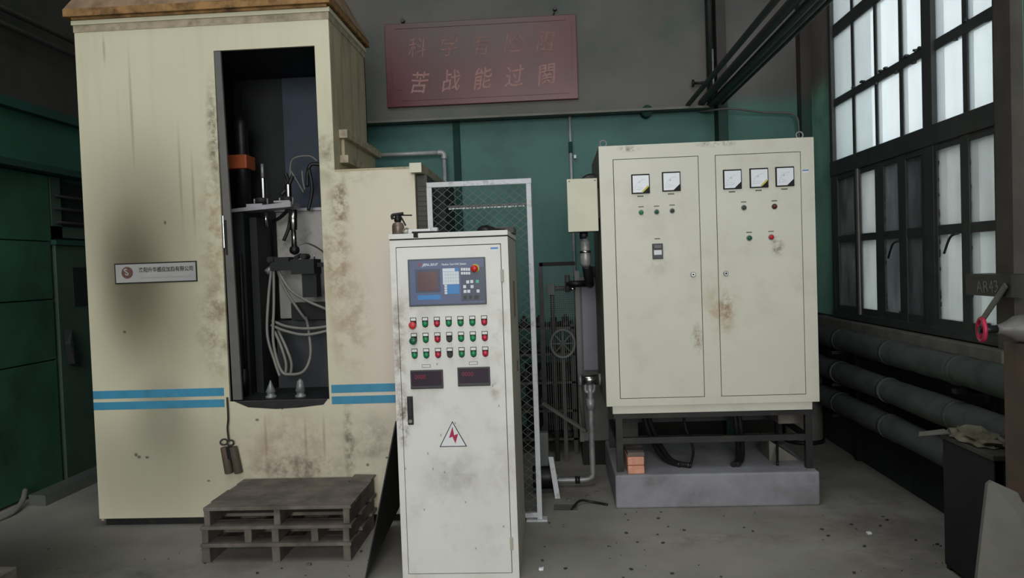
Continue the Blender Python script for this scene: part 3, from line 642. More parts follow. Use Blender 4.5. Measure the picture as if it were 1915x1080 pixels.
# hazard triangle
tri = MB().prism([(-.546, Yf - .001, .822), (-.617, Yf - .001, .690), (-.475, Yf - .001, .690)], (0, .001, 0)).build('warning_sign', 'gap', door, label='white triangle sign with lightning bolt')
MB().prism([(-.546, Yf - .0016, .814), (-.610, Yf - .0016, .694), (-.482, Yf - .0016, .694)], (0, .0006, 0)).build('sign_face', 'whiteplate', tri)
MB().prism([(-.546, Yf - .0022, .795), (-.566, Yf - .0022, .736), (-.548, Yf - .0022, .742), (-.534, Yf - .0022, .706), (-.518, Yf - .0022, .757), (-.539, Yf - .0022, .749)][::1], (0, .0006, 0)).build('bolt_symbol', 'magenta', tri)
# CNC panel
def U(u): return -.743 + (u - 100) / 1490 * .396
def V(u, v): return 1.655 - (v - (95 - .037 * (u - 90))) / 925 * .24
pn = B(-.743, -.347, Yf - .012, Yf, 1.415, 1.655, bev=.003).build('operator_panel', 'cncbezel', door)
B(-.734, -.356, Yf - .0135, Yf - .012, 1.424, 1.646).build('panel_face', 'cncface', pn)
Yp = Yf - .0135
def rect(u0, v0, u1, v1, m, name, th=.001):
    uc = (u0 + u1) / 2; return B(U(u0), U(u1), Yp - th, Yp, V(uc, v1), V(uc, v0)).build(name, m, pn)
rect(1110, 240, 1560, 900, 'cncdark', 'key_field', .0004)
rect(240, 280, 720, 740, 'cncdark', 'screen_surround', .001)
rect(295, 335, 665, 705, 'screen', 'screen', .0025)
rect(270, 790, 715, 880, 'cncblue', 'blue_field')
rect(770, 330, 1080, 575, 'keywhite', 'keypad', .002); rect(770, 265, 1005, 330, 'keywhite', 'keypad', .002)
rect(1010, 255, 1080, 320, 'cncblue', 'blue_field'); rect(850, 580, 1080, 765, 'cncblue', 'blue_field', .0012)
for k in range(4): rect(795, 585 + k * 48, 845, 625 + k * 48, 'keywhite', 'key', .002)
gl_ = MB()
for k in range(1, 5):
    gl_.box(U(775), U(1078), Yp - .0024, Yp - .002, V(930, 265 + k * 62) - .0005, V(930, 265 + k * 62) + .0005); 
for k in range(1, 6): gl_.box(U(775 + k * 50) - .0004, U(775 + k * 50) + .0004, Yp - .0024, Yp - .002, V(930, 570), V(930, 335))
gl_.build('keypad_grid', 'printgrey', pn)
for k in range(4): rect(1122 + k * 46, 255, 1160 + k * 46, 312, 'keywhite', 'key', .002)
for k in range(4): rect(1122 + k * 46, 335, 1160 + k * 46, 385, 'keywhite', 'key', .002)
for (u, v, m) in ((1245, 530, 'keywhite'), (1322, 522, 'keywhite'), (1430, 518, 'greenkey'), (1182, 622, 'keywhite'), (1325, 620, 'keywhite'), (1187, 715, 'keywhite'), (1258, 712, 'keywhite'), (1437, 707, 'keywhite')):
    rect(u - 28, v - 30, u + 28, v + 30, m, 'key', .002)
for (u, v, w_) in ((1187, 832, 28), (1287, 828, 28), (1400, 825, 44)): rect(u - w_, v - 36, u + w_, v + 36, 'black', 'black_key', .002)
MB().prism([(U(335), Yp - .0008, V(335, 150)), (U(300), Yp - .0008, V(335, 220)), (U(372), Yp - .0008, V(335, 215))], (0, .0008, 0)).build('logo_mark', 'pinkprint', pn)
text('JBN-301F', .0195, (U(525), Yp - .0006, V(525, 198)), 'keywhite', pn, shear=.4, bold=.0004, sx=1.0)
text('Machine Tool CNC System', .0145, (U(985), Yp - .0006, V(985, 184)), 'keywhite', pn, shear=.3, bold=.0003, sx=.78)
es = MB().cyl((U(1395), Yp, V(1395, 262)), (U(1395), Yp - .003, V(1395, 262)), .021).build('emergency_stop', 'yellow', pn)
MB().lathe((U(1388), Yp - .002, V(1388, 268)), [(.01, 0), (.01, .012), (.0175, .014), (.018, .022), (.012, .028), (.002, .029)], 'Y').build('stop_button', 'red', es)
# push buttons
rows = [['M', 'g', 'r', 'g', 'g', 'g', 'r'], ['D', 'g', 'r', 's', 'g', 'g', 'r'], ['g', 'g', 'r', 's', 'g', 'g', 'r']]
plate0 = None; caps = {}
for j, row in enumerate(rows):
    for i, k in enumerate(row):
        x = -.727 + i * .0606; z = 1.332 - j * .0795
        if plate0 is None:
            q = MB().prism([(x - .0155, Yf - .003, z + .026), (x - .0155, Yf - .003, z - .012), (x - .011, Yf - .003, z - .022), (x, Yf - .003, z - .027), (x + .011, Yf - .003, z - .022), (x + .0155, Yf - .003, z - .012), (x + .0155, Yf - .003, z + .026)], (0, .003, 0))
            plate0 = q.build('push_button', 'gap', door); pl_ = plate0; pos0 = Vector((x, 0, z))
            tag0 = B(x - .0125, x + .0125, Yf - .004, Yf - .003, z + .010, z + .023).build('button_tag', 'whiteplate', pl_)
        else:
            d = Vector((x, 0, z)) - pos0
            pl_ = dup(plate0, door, d); dup(tag0, pl_, d)
        if k not in caps:
            zc = z - .008
            if k in 'gr':
                c_ = MB().lathe((x, Yf - .003, zc), [(.0145, 0), (.0145, .003), (.0125, .004), (.0125, .011), (.011, .013), (.002, .0135)], 'Y', 20).build('button_cap', {'g': 'green', 'r': 'crimson'}[k], pl_)
            elif k in 'MD':
                c_ = MB().lathe((x - .002, Yf - .003, zc - .004), [(.009, 0), (.009, .012), (.0185, .014), (.019, .021), (.014, .026), (.002, .027)], 'Y', 24).build('mushroom_cap', {'M': 'mushroom', 'D': 'greendk'}[k], pl_)
            else:
                q = MB().lathe((x, Yf - .003, zc), [(.0145, 0), (.0145, .004), (.012, .006), (.012, .008)], 'Y', 20)
                q.box(x - .004, x + .004, Yf - .023, Yf - .01, zc - .013, zc + .013, rot=Matrix.Rotation(math.radians(-40), 3, 'Y'))
                c_ = q.build('selector_knob', 'black', pl_)
            caps[k] = (c_, Vector((x, 0, z)))
        else:
            c0, p0 = caps[k]; dup(c0, pl_, Vector((x, 0, z)) - p0)
# meters
for (x0, x1, z0, z1, txt) in ((-.752, -.584, .992, 1.089, '0000'), (-.509, -.343, 1.0, 1.097, '0000')):
    mt = B(x0, x1, Yf - .012, Yf, z0, z1, bev=.003).build('digital_meter', 'meter', door)
    B(x0 + .007, x1 - .007, Yf - .0135, Yf - .012, z0 + .012, z1 - .007).build('meter_face', 'meterwin', mt)
    text(txt, .03, (x0 + .052, Yf - .0145, z0 + .062), 'digits', mt, 'digits', sx=1.0)
    B(x0 + .007, x1 - .007, Yf - .0138, Yf - .0128, z0 + .006, z0 + .016).build('meter_lip', 'meter', mt)
    tg = B(x0 + .06, x0 + .105, Yf - .001, Yf, z1 + .012, z1 + .027).build('meter_tag', 'printdark', door); B(x0 + .062, x0 + .103, Yf - .0016, Yf - .001, z1 + .014, z1 + .025).build('tag_face', 'whiteplate', tg)

# things on top of the control cabinet
TZ = cz1 + .032
oc = thing('oil_can', 'tarnished pump oil can standing on the control cabinet', 'oil can', (-.80, 3.85, TZ))
MB().lathe((-.80, 3.85, TZ), [(.029, 0), (.031, .004), (.031, .045), (.026, .058), (.013, .064), (.013, .07)]).build('can_body', 'oilcan', oc)
MB().lathe((-.80, 3.85, TZ + .066), [(.018, 0), (.019, .012), (.015, .03), (.01, .036)]).build('pump_head', 'darkmetal', oc)
MB().tube([(-.825, 3.85, TZ + .08), (-.828, 3.85, TZ + .1), (-.8, 3.85, TZ + .105), (-.77, 3.85, TZ + .108)], .008).build('lever', 'darkmetal', oc)
MB().cyl((-.79, 3.85, TZ + .1), (-.725, 3.85, TZ + .097), .0035, seg=8).build('spout', 'darkmetal', oc)
MB().tube([(-.785, 3.85, TZ + .095), (-.772, 3.85, TZ + .07), (-.76, 3.85, TZ + .045)], .0045, seg=8).build('trigger', 'darkmetal', oc)
wr_ = thing('spanner', 'pale steel spanner lying on the control cabinet beside the oil can', 'spanner', (-.69, 3.84, TZ))
MB().bar((-.745, 3.84, TZ + .014), (-.61, 3.86, TZ + .014), .02, .02).build('shank', 'galv', wr_)
MB().tube([(-.757 + .014 * math.cos(k * PI / 5), 3.84 + .01 * math.sin(k * PI / 5), TZ + .018 + .012 * math.sin(k * PI / 5)) for k in range(10)], .005, seg=8, closed=True).build('ring_end', 'dullsteel', wr_)
B(-.63, -.592, 3.84, 3.88, TZ, TZ + .03, bev=.004).build('jaw', 'galv', wr_)
MB().tube([(-.72, 3.81, TZ + .006), (-.64, 3.80, TZ + .005), (-.58, 3.85, TZ + .005)], .005, seg=8).build('wire_offcut', 'cable', label='short black wire offcut in front of the spanner', cat='wire')
MB().box(-.708, -.685, cy0 - .0095, cy0 - .007, TZ - .022, TZ + .004).jitter(.002).build('tape_strip', 'gap', label='dark tape strip hanging over the control cabinet lid edge', cat='tape')
MB().lathe((-.36, 4.05, TZ), [(.05, 0), (.055, .012), (.045, .026), (.02, .04), (.004, .042)]).jitter(.003).build('rag_bundle', 'darkmetal', label='small dark rag bundle on the right of the cabinet top', cat='rag')
B(-.34, -.215, 4.1, 4.4, TZ, TZ + .032).build('flat_tray', 'rack', label='flat grey tray overhanging the rear right of the cabinet top', cat='tray')
MB().tube([(-.34, 4.0, TZ + .02), (-.29, 3.95, TZ + .012), (-.25, 3.9, TZ + .006)], .006, seg=8).build('cable_end', 'cable', label='black cable end lying from the rag bundle to the cabinet edge', cat='cable')

# ================================================================== mesh fence and post behind
FY = 4.66
fn = thing('mesh_guard_fence', 'white framed wire mesh guard standing behind the control cabinet', 'fence', (-.46, FY, 0))
fx_0, fx_1, fzt = -.779, -.125, 2.145
for a in ((fx_0, fx_1, FY, FY + .03, fzt - .032, fzt),): B(*a, bev=.002).jitter(.002).build('top_rail', 'white', fn)
B(fx_1 - .032, fx_1, FY, FY + .03, 0, fzt - .032, bev=.002).jitter(.002).build('post', 'white', fn)
B(fx_0, fx_0 + .03, FY, FY + .03, 0, fzt - .032, bev=.002).jitter(.002).build('post', 'white', fn)
B(fx_0 + .03, fx_1 - .032, FY + .002, FY + .028, .02, .05).build('bottom_rail', 'white', fn)
B(fx_1 - .1, fx_1 + .03, FY - .02, FY + .05, 0, .012).build('foot_plate', 'white', fn)
ms = MB(); x0, x1, z0, z1 = fx_0 + .03, fx_1 - .032, .05, fzt - .032
dw, dh = .0645, .052; sl = dh / dw
k = -60
def clipline(c, sgn):
    pts = []
    for x in (x0, x1):
        z = c + sgn * sl * (x - x0)
        pts.append((x, z))
    (xa, za), (xb, zb) = pts
    def cl(xa, za, xb, zb):
        if za == zb: return None
        ta, tb = 0., 1.
        for lim, s_ in ((z0, 1), (z1, -1)):
            fa = s_ * (za - lim); fb = s_ * (zb - lim)
            if fa < 0 and fb < 0: return None
            if fa < 0: ta = max(ta, fa / (fa - fb))
            elif fb < 0: tb = min(tb, fa / (fa - fb))
        if ta >= tb: return None
        return (xa + (xb - xa) * ta, za + (zb - za) * ta, xa + (xb - xa) * tb, za + (zb - za) * tb)
    return cl(xa, za, xb, zb)
c = z0 - sl * (x1 - x0)
while c < z1 + sl * (x1 - x0):
    for sg in (1, -1):
        q = clipline(c, sg)
        if q: ms.bar((q[0], FY + .015, q[1]), (q[2], FY + .015, q[3]), .0025, .0042, up=(0, 1, 0))
    c += dh
ms.build('wire_mesh', 'wiremesh', fn, kind='stuff')

pst = thing('ribbed_cable_duct', 'dark ribbed vertical duct beside the cream machine with cream capped beam', 'duct', (-.81, 4.8, 0))
dd = MB(); dd.box(-.85, -.784, 4.72, 4.95, 0, 2.2)
for k in range(60): dd.box(-.848, -.786, 4.714, 4.72, .3 + k * .031, .3 + k * .031 + .014)
dd.build('duct_body', 'rack', pst)
cp = B(-.872, -.80, 4.62, 5.5, 2.205, 2.262, bev=.002).build('cap_beam', 'beam', pst); B(-.873, -.799, 4.612, 4.62, 2.204, 2.263).build('beam_end', 'jbox', pst, label='cream painted beam end')
dk = thing('dark_gap_box', 'black box in the gap behind the mesh guard', 'locker', (-.78, 5.25, 0))  # plain black box filling the dark strip behind the mesh
B(-.849, -.714, 5.0, 5.5, 0.05, 2.19).build('gap_box_body', 'innerdark', dk); B(-.84, -.72, 5.02, 5.48, 0, .05).build('base', 'gap', dk)
B(-.80, -.12, 5.25, 5.27, 1.965, 1.985).build('wall_shelf_edge', 'whiteplate', label='thin pale rail behind the mesh guard near its top', cat='rail') if False else None
hr = thing('hanging_rail', 'dark horizontal rail with pale flaking underside behind the mesh guard', 'rail', (-.43, 4.72, 1.97))
B(-.655, -.16, 4.70, 4.72, 1.985, 1.997).build('rail_bar', 'black', hr)
q = MB()
for k in range(22): x = -.65 + k * .022; q.box(x, x + random.uniform(.012, .022), 4.698, 4.715, 1.972 + random.uniform(0, .003), 1.982)
q.build('flaking_paint', 'white', hr, kind='stuff')

# ================================================================== second fence, rack, pipes behind
f2 = thing('low_mesh_screen', 'dark low mesh screen between the white guard and the power cabinet', 'screen', (.02, 5.9, 0))
B(-.115, .165, 5.88, 5.91, 1.595, 1.625).build('top_rail', 'gap', f2); B(-.125, -.09, 5.88, 5.91, 0, 1.62).build('post', 'darkmetal', f2)
q = MB()
for k in range(24):
    z = 1.2 + k * .017; q.bar((-.09, 5.895, z), (.16, 5.895, z + .0), .002, .002); 
for k in range(16): q.bar((-.09 + k * .0165, 5.895, .3), (-.09 + k * .0165, 5.895, 1.6), .002, .002, up=(0, 1, 0))
q.build('fine_mesh', 'wiremesh', f2, kind='stuff')
pf = thing('pipe_bracket_frame', 'grey angled pipe frame standing behind the low mesh screen', 'pipe frame', (.0, 6.2, 0))
MB().tube([(.158, 6.1, 1.41), (.0, 6.1, 1.41), (-.02, 6.1, 1.39), (-.022, 6.1, 1.36), (-.022, 6.1, 0)], .02, smooth=False).build('bent_pipe', 'rack', pf)
B(-.065, -.0, 6.06, 6.14, 1.36, 1.45, bev=.004).build('corner_joint', 'lockergrey', pf)
rk = thing('parts_rack', 'grimy steel parts rack against the back wall behind the cabinets', 'rack', (-.2, 6.5, 0))
for x in (-.75, .12):
    for y in (6.3, 6.8): B(x, x + .035, y, y + .035, 0, 1.1).build('upright', 'rack', rk)
shz = [.12, .36, .6, .84, 1.06]
for z in shz: B(-.75, .155, 6.3, 6.84, z, z + .02).build('shelf', 'rack', rk)
gw = None
places = ['bottom', 'second', 'middle', 'fourth', 'top']
for j, z in enumerate(shz):
    for i, x in enumerate((-.50, -.38, -.27, -.14, -.02, .08)):
        lab = '%s dark iron casting on the %s shelf of the parts rack' % (('leftmost', 'second from left', 'third from left', 'third from right', 'second from right', 'rightmost')[i], places[j])
        if gw is None:
            q = MB().lathe((x, 6.36, z + .02), [(.045, 0), (.05, .01), (.05, .03), (.03, .034), (.028, .08), (.012, .085), (.012, .1)], seg=14)
            q.cyl((x - .05, 6.34, z + .05), (x + .05, 6.34, z + .05), .016, seg=10)
            gw = q.build('iron_casting', 'casting', label=lab, cat='casting', group='iron castings on the rack'); g0 = Vector((x, 0, z))
        else:
            c_ = gw.copy(); C.objects.link(c_); c_.location = gw.location + Vector((x, random.uniform(-.02, .03), z)) - g0
            c_['label'] = lab; c_['group'] = 'iron castings on the rack'
cw = thing('coil_wheel', 'dark hose reel wheel behind the low mesh screen', 'reel', (.07, 6.1, .9))
MB().tube([(.05 + .095 * math.cos(k * PI / 8), 6.0, .97 + .11 * math.sin(k * PI / 8)) for k in range(16)], .012, seg=8, closed=True).build('rim', 'lockergrey', cw)
for k in range(4): a_ = k * PI / 4; MB().cyl((.05 - .09 * math.cos(a_), 6.0, .97 - .1 * math.sin(a_)), (.05 + .09 * math.cos(a_), 6.0, .97 + .1 * math.sin(a_)), .006, seg=8).build('spoke', 'lockergrey', cw)
MB().cyl((.05, 5.98, .97), (.05, 6.25, .97), .02).build('hub', 'darkmetal', cw); B(.035, .065, 6.04, 6.06, 0, .97).build('stand', 'rack', cw)

lk = thing('grey_plant_locker', 'grey steel housing with lilac panel left of the power cabinet', 'housing', (.3, 6.2, 0))
B(.165, .62, 5.92, 6.5, .2, 1.5, bev=.004).build('body', 'lockergrey', lk)
B(.16, .195, 5.90, 5.92, .2, 1.55).build('corner_post', 'greypaint', lk)
B(.205, .345, 5.90, 5.92, .76, 1.46, bev=.008).build('side_panel', 'rcpanel', lk)
B(.3, .42, 5.85, 6.2, 1.5, 1.58).build('dark_cap', 'innerdark', lk); B(.18, .6, 5.95, 6.45, 0, .2).build('plinth', 'gap', lk)
dpipe = thing('drain_pipe_run', 'grey drain pipe with shiny tee, dropping to the floor beside the plinth', 'pipe', (.2, 5.35, 0))
MB().cyl((.155, 5.35, .775), (.30, 5.35, .775), .036).build('tee_fitting', 'chrome', dpipe)
for x in (.15, .29): MB().cyl((x, 5.35, .775), (x + .018, 5.35, .775), .042).build('tee_collar', 'dullsteel', dpipe)
MB().tube([(.195, 5.35, .74), (.2, 5.35, .69), (.25, 5.35, .69), (.26, 5.35, .74)], .012).build('u_clamp', 'dullsteel', dpipe)
MB().tube([(.228, 5.35, .74), (.228, 5.35, .3), (.228, 5.35, .12), (.222, 5.35, .08), (.19, 5.35, .06), (.1, 5.35, .055), (-.06, 5.35, .055)], .021).build('pipe', 'dullsteel', dpipe)
MB().cyl((.228, 5.35, .56), (.228, 5.35, .64), .03).build('coupling', 'dullsteel', dpipe); MB().cyl((.10, 5.35, .055), (.135, 5.35, .055), .026).build('coupling', 'black', dpipe)
MB().tube([(.16, 5.45, .74), (.168, 5.5, .6), (.18, 5.6, .45), (.19, 5.7, .33)], .016).build('branch_pipe', 'greypaint', dpipe)
MB().bar((-.12, 5.7, .55), (.2, 5.55, .36), .03, .02).build('support_strut', 'greypaint', dpipe)
MB().prism([(-.045, 5.1, 0), (-.01, 5.1, 0), (-.05, 5.25, .25), (-.085, 5.25, .25)], (0, .012, 0)).build('white_batten', 'white', label='short white batten leaning beside the drain pipe', cat='batten')
mo = thing('small_pump_motor', 'dark small pump motor on the floor behind the white guard post', 'motor', (-.1, 5.3, 0))
MB().cyl((-.2, 5.3, .1), (-.05, 5.3, .1), .085, bev=.01).build('motor_body', 'darkmetal', mo); B(-.2, -.06, 5.23, 5.37, 0, .03).build('foot', 'blacksteel', mo)
B(-.16, -.08, 5.26, 5.34, .18, .42, bev=.01).build('terminal_box', 'lockergrey', mo); MB().cyl((-.05, 5.3, .1), (-.02, 5.3, .1), .02).build('shaft', 'dullsteel', mo)
MB().tube([(.3, 4.92, .012), (.2, 4.98, .012), (.12, 4.95, .03), (.06, 4.83, .012)], .008, seg=8).build('floor_cable', 'cable', label='short dark cable curling on the floor left of the plinth', cat='cable')
B(-.05, .1, 4.83, 4.95, 0, .008).jitter(.003).build('floor_plate', 'sill', label='small pale plate lying on the floor left of the plinth', cat='plate')
for (x, y, s_) in ((-.12, 3.9, .012), (1.75, 4.35, .012), (.05, 5.05, .014), (.25, 5.2, .015), (.18, 5.12, .012), (-1.4, 4.0, .012)):
    B(x - s_, x + s_, y - s_, y + s_, 0, s_, bev=.003).jitter(.002).build('concrete_crumb', 'whiteplate' if x in (-.12, 1.75) else 'sill', label={-.12: 'white crumb on the floor right of the control cabinet foot', 1.75: 'white crumb on the floor right of the plinth', .05: 'grey crumb by the pale floor plate', .25: 'grey crumb nearest the plinth rear', .18: 'grey crumb in front of the drain pipe', -1.4: 'grey crumb in front of the pallets'}[x], cat='crumb')

# ================================================================== POWER CABINET
pc = thing('power_cabinet', 'wide cream two-door power cabinet with five square gauges on a steel stand', 'power cabinet', (1.0, 5.3, .61))
px0, px1, py0, py1, pz0, pz1 = .312, 1.671, 4.88, 5.75, .668, 2.351
ff = MB(); D1 = (.400, .946); D2 = (1.050, 1.588); dz0, dz1 = .716, 2.268
for a in ((px0, D1[0], pz0, pz1), (D1[1], D2[0], pz0, pz1), (D2[1], px1, pz0, pz1), (D1[0], D1[1], pz0, dz0), (D1[0], D1[1], dz1, pz1), (D2[0], D2[1], pz0, dz0), (D2[0], D2[1], dz1, pz1)):
    ff.box(a[0], a[1], py0, py0 + .02, a[2], a[3])
bmesh.ops.remove_doubles(ff.bm, verts=ff.bm.verts[:], dist=1e-5)
ff.build('front_frame', 'rc', pc)
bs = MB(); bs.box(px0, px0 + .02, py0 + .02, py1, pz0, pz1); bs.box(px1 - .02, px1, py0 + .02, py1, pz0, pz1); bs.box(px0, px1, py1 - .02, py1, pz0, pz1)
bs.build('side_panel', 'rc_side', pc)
B(px0, px1, py0, py1, pz1, pz1 + .004).build('top_panel', 'rc', pc)
B(px0 + .04, px1 - .04, py0 + .02, py1 - .02, .615, pz0).build('base_strip', 'rc', pc)
B(px0 + .02, px1 - .02, py0 + .014, py0 + .02, pz0 + .02, pz1 - .02).build('door_gap', 'gap', pc)
Yc = py0 - .002
d1 = B(D1[0] + .004, D1[1] - .004, Yc, py0 + .014, dz0 + .004, dz1 - .004, bev=.0015).build('door', 'rc', pc)
d2 = B(D2[0] + .004, D2[1] - .004, Yc, py0 + .014, dz0 + .004, dz1 - .004, bev=.0015).build('door', 'rc', pc)
g0 = None
for (gx, gz, dr, ylw) in ((.573, 2.103, d1, 1), (.769, 2.110, d1, 0), (1.155, 2.108, d2, 0), (1.322, 2.110, d2, 1), (1.484, 2.112, d2, 0)):
    hw, hh = .0585, .0625
    g = B(gx - hw, gx + hw, Yc - .01, Yc, gz - hh, gz + hh, bev=.002).build('gauge', 'gap', dr)
    face = MB().prism([(gx - hw + .008, Yc - .012, gz + hh - .009), (gx - hw + .008, Yc - .012, gz - hh + .007), (gx + .012, Yc - .012, gz - hh + .007), (gx + hw - .006, Yc - .012, gz - .018), (gx + hw - .006, Yc - .012, gz + hh - .009)], (0, .002, 0)).build('gauge_face', 'gaugeface', g)
    ar = MB(); cxg, czg, rg_ = gx + .028, gz - .04, .066
    pp = [(cxg + rg_ * math.cos(a_), Yc - .0124, czg + rg_ * math.sin(a_)) for a_ in [PI / 2 + k * PI / 24 for k in range(13)]]
    for a_, b_ in zip(pp, pp[1:]): ar.bar(a_, b_, .0006, .0016, up=(0, 1, 0))
    for k in range(0, 13, 2):
        a_ = PI / 2 + k * PI / 24; ar.bar((cxg + rg_ * math.cos(a_), Yc - .0124, czg + rg_ * math.sin(a_)), (cxg + (rg_ + .008) * math.cos(a_), Yc - .0124, czg + (rg_ + .008) * math.sin(a_)), .0006, .001, up=(0, 1, 0))
    ar.bar((gx - .035, Yc - .0124, gz - .034), (gx + .006, Yc - .0124, gz - .034), .0006, .003, up=(0, 1, 0))
    ar.build('gauge_scale', 'printgrey', g)
    MB().bar((cxg - .012, Yc - .0127, czg + .012), (cxg - .052, Yc - .0127, czg + .022), .0006, .0014, up=(0, 1, 0)).build('needle', 'printgrey', g)
    text('V' if gx < .6 or 1.3 < gx < 1.4 else 'A', .016, (gx - .008, Yc - .0126, gz + .008), 'printgrey', g)
    if ylw: MB().prism([(gx + .004, Yc - .0126, gz - hh + .010), (gx + .018, Yc - .0126, gz - hh + .010), (gx + hw - .008, Yc - .0126, gz - .022), (gx + hw - .012, Yc - .0126, gz - .010)], (0, .0005, 0)).build('yellow_corner', 'yellow', g)
    text('■■■■■', .011, (gx - .003, Yc - .0005, gz - hh - .017), 'printdark', dr, 'gauge_caption', sx=.8)
lamp = None
for (lx, lz, m, dr, r_, pm) in ((.572, 1.92, 'green', d1, .014, 'printbrown'), (.671, 1.92, 'greendk', d1, .014, 'printbrown'), (.770, 1.923, 'darklens', d1, .014, 'printdark'),
        (1.224, 1.925, 'darklens', d2, .015, 'printdark'), (1.416, 1.925, 'darkred', d2, .015, 'printdark'), (1.253, 1.73, 'greendk', d2, .016, 'printdark'), (1.391, 1.731, 'red', d2, .016, 'printbrown')):
    b_ = MB().lathe((lx, Yc, lz), [(r_ + .003, 0), (r_ + .003, .004), (r_, .006)], 'Y', 20).build('indicator_lamp', 'dullsteel' if m != 'darkred' else 'meter', dr)
    MB().lathe((lx, Yc - .005, lz), [(r_ - .001, 0), (r_ - .002, .007), (r_ * .6, .012), (.001, .013)], 'Y', 20).build('lens', m, b_)
    text('■■■■■', .009, (lx, Yc - .0005, lz + .036), pm, dr, 'lamp_caption', sx=.85)
bk = B(.636, .703, Yc - .012, Yc, 1.617, 1.716, bev=.002).build('breaker', 'black', d1)
B(.645, .694, Yc - .0135, Yc - .012, 1.644, 1.674).build('breaker_window', 'whiteplate', bk); B(.643, .696, Yc - .018, Yc - .012, 1.682, 1.71, bev=.003).build('breaker_toggle', 'meter', bk)
text('■■■■■', .009, (.67, Yc - .0005, 1.747), 'printdark', d1, 'breaker_caption', sx=.85)
for (x, dr) in ((.891, d1), (1.099, d2)):
    l_ = MB().lathe((x, Yc, 1.509), [(.0175, 0), (.0175, .006), (.013, .012), (.012, .013)], 'Y', 24).build('door_lock', 'chrome', dr)
    MB().cyl((x, Yc - .0125, 1.509), (x, Yc - .0145, 1.509), .006, seg=12).build('key_slot', 'gap', l_)
s_ = B(1.597, 1.635, Yc + .0014, Yc + .002, 2.131, 2.15).build('sticker', 'whiteplate', pc); B(1.597, 1.635, Yc + .001, Yc + .0014, 2.143, 2.15).build('sticker_band', 'cncblue', s_)
for x in (.345, 1.60):
    MB().tube([(x + .021 * math.cos(k * PI / 6), 4.93, pz1 + .027 + .021 * math.sin(k * PI / 6)) for k in range(12)], .005, seg=8, closed=True).build('lifting_eye', 'dullsteel', pc)
# junction box on its left side
jb = thing('junction_box', 'small cream junction box mounted on the left side of the power cabinet', 'junction box', (.2, 5.0, 1.81))
B(.103, .298, 4.95, 5.12, 1.816, 2.158, bev=.003).build('box_body', 'rc_side', jb); B(.101, .30, 4.938, 4.95, 1.814, 2.16, bev=.003).build('box_cover', 'jbox', jb)
for (x, z) in ((.118, 2.145), (.285, 2.145)): MB().cyl((x, 4.938, z), (x, 4.935, z), .004, seg=8).build('screw', 'pillar', jb)
B(.298, .312, 5.0, 5.1, 1.9, 2.1).build('mounting_bracket', 'blacksteel', jb)
MB().lathe((.30, 5.3, 2.1), [(.13, 0), (.13, .06), (.11, .1), (.06, .12), (.01, .125)]).build('fan_cowl', 'innerdark', label='black domed cowl behind the junction box', cat='cowl') if False else None
cl_ = MB().tube([(.302, 5.25, 2.20), (.26, 5.25, 2.2), (.22, 5.25, 2.17), (.2, 5.25, 2.12), (.2, 5.12, 2.08)], .025).build('cable_sleeve', 'cable', label='thick black cable sleeve arching behind the junction box', cat='cable')
cd = thing('flexible_conduit', 'shiny silver conduit gland hanging below the junction box', 'conduit', (.22, 5.03, 1.55))
MB().cyl((.205, 5.03, 1.816), (.205, 5.03, 1.77), .028).build('gland', 'blacksteel', cd)
MB().lathe((.212, 5.03, 1.58), [(.02, 0), (.036, .02), (.04, .07), (.032, .1), (.034, .105), (.034, .17), (.024, .175), (.024, .2)]).build('conduit_body', 'dullsteel', cd)
MB().cyl((.212, 5.03, 1.675), (.212, 5.03, 1.69), .038).build('ring', 'chrome', cd)
MB().tube([(.215, 5.03, 1.59), (.23, 5.1, 1.5), (.25, 5.3, 1.46), (.26, 5.6, 1.5), (.265, 5.8, 1.56)], .03).build('dark_hose', 'cable', cd)
vl = thing('small_valve', 'small dark valve on the grey housing corner post', 'valve', (.14, 5.85, 1.4))
MB().cyl((.09, 5.86, 1.45), (.25, 5.86, 1.45), .025).build('body', 'darkmetal', vl); MB().cyl((.1, 5.86, 1.39), (.1, 5.86, 1.52), .02).build('bonnet', 'rack', vl); MB().cyl((.12, 5.86, 1.41), (.16, 5.86, 1.41), .012).build('tip', 'chrome', vl)
# stand
stn = thing('steel_stand', 'black angle steel stand carrying the power cabinet', 'stand', (1.0, 5.3, .22))
PZ = .22
for (x0, x1) in ((.372, .415), (1.598, 1.642)):
    for (y0, y1) in ((4.94, 4.98), (5.6, 5.64)): B(x0, x1, y0, y1, PZ, .575).build('leg', 'blacksteel', stn)
for y in (4.945, 5.605): B(.415, 1.598, y, y + .03, .405, .445).build('crossbar', 'blacksteel', stn); B(.36, 1.655, y - .01, y + .04, .575, .615).build('top_rail', 'blacksteel', stn)
for x in (.372, 1.605): B(x, x + .035, 4.98, 5.6, .405, .435).build('side_bar', 'blacksteel', stn); B(x, x + .035, 4.985, 5.595, .575, .615).build('side_rail', 'blacksteel', stn)
pk = thing('concrete_plinth', 'low pale grey concrete plinth under the steel stand', 'plinth', (1.0, 5.3, 0))
B(.352, 1.657, 4.865, 5.85, 0, PZ, bev=.012).build('plinth_block', 'concrete_blk', pk)
for (z, lab) in ((PZ, 'orange red brick on the plinth, lower of two'), (PZ + .057, 'orange red brick on the plinth, upper of two')):
    B(.437, .545, 4.885, 5.1, z + .001, z + .055, bev=.006).jitter(.001).build('brick', 'brick', label=lab, cat='brick', group='bricks stacked on the plinth')
B(.44, .55, 4.9, 5.13, PZ + .115, PZ + .135).jitter(.004).build('timber_offcut', 'wood', label='thin grey timber offcut on top of the two bricks', cat='offcut')
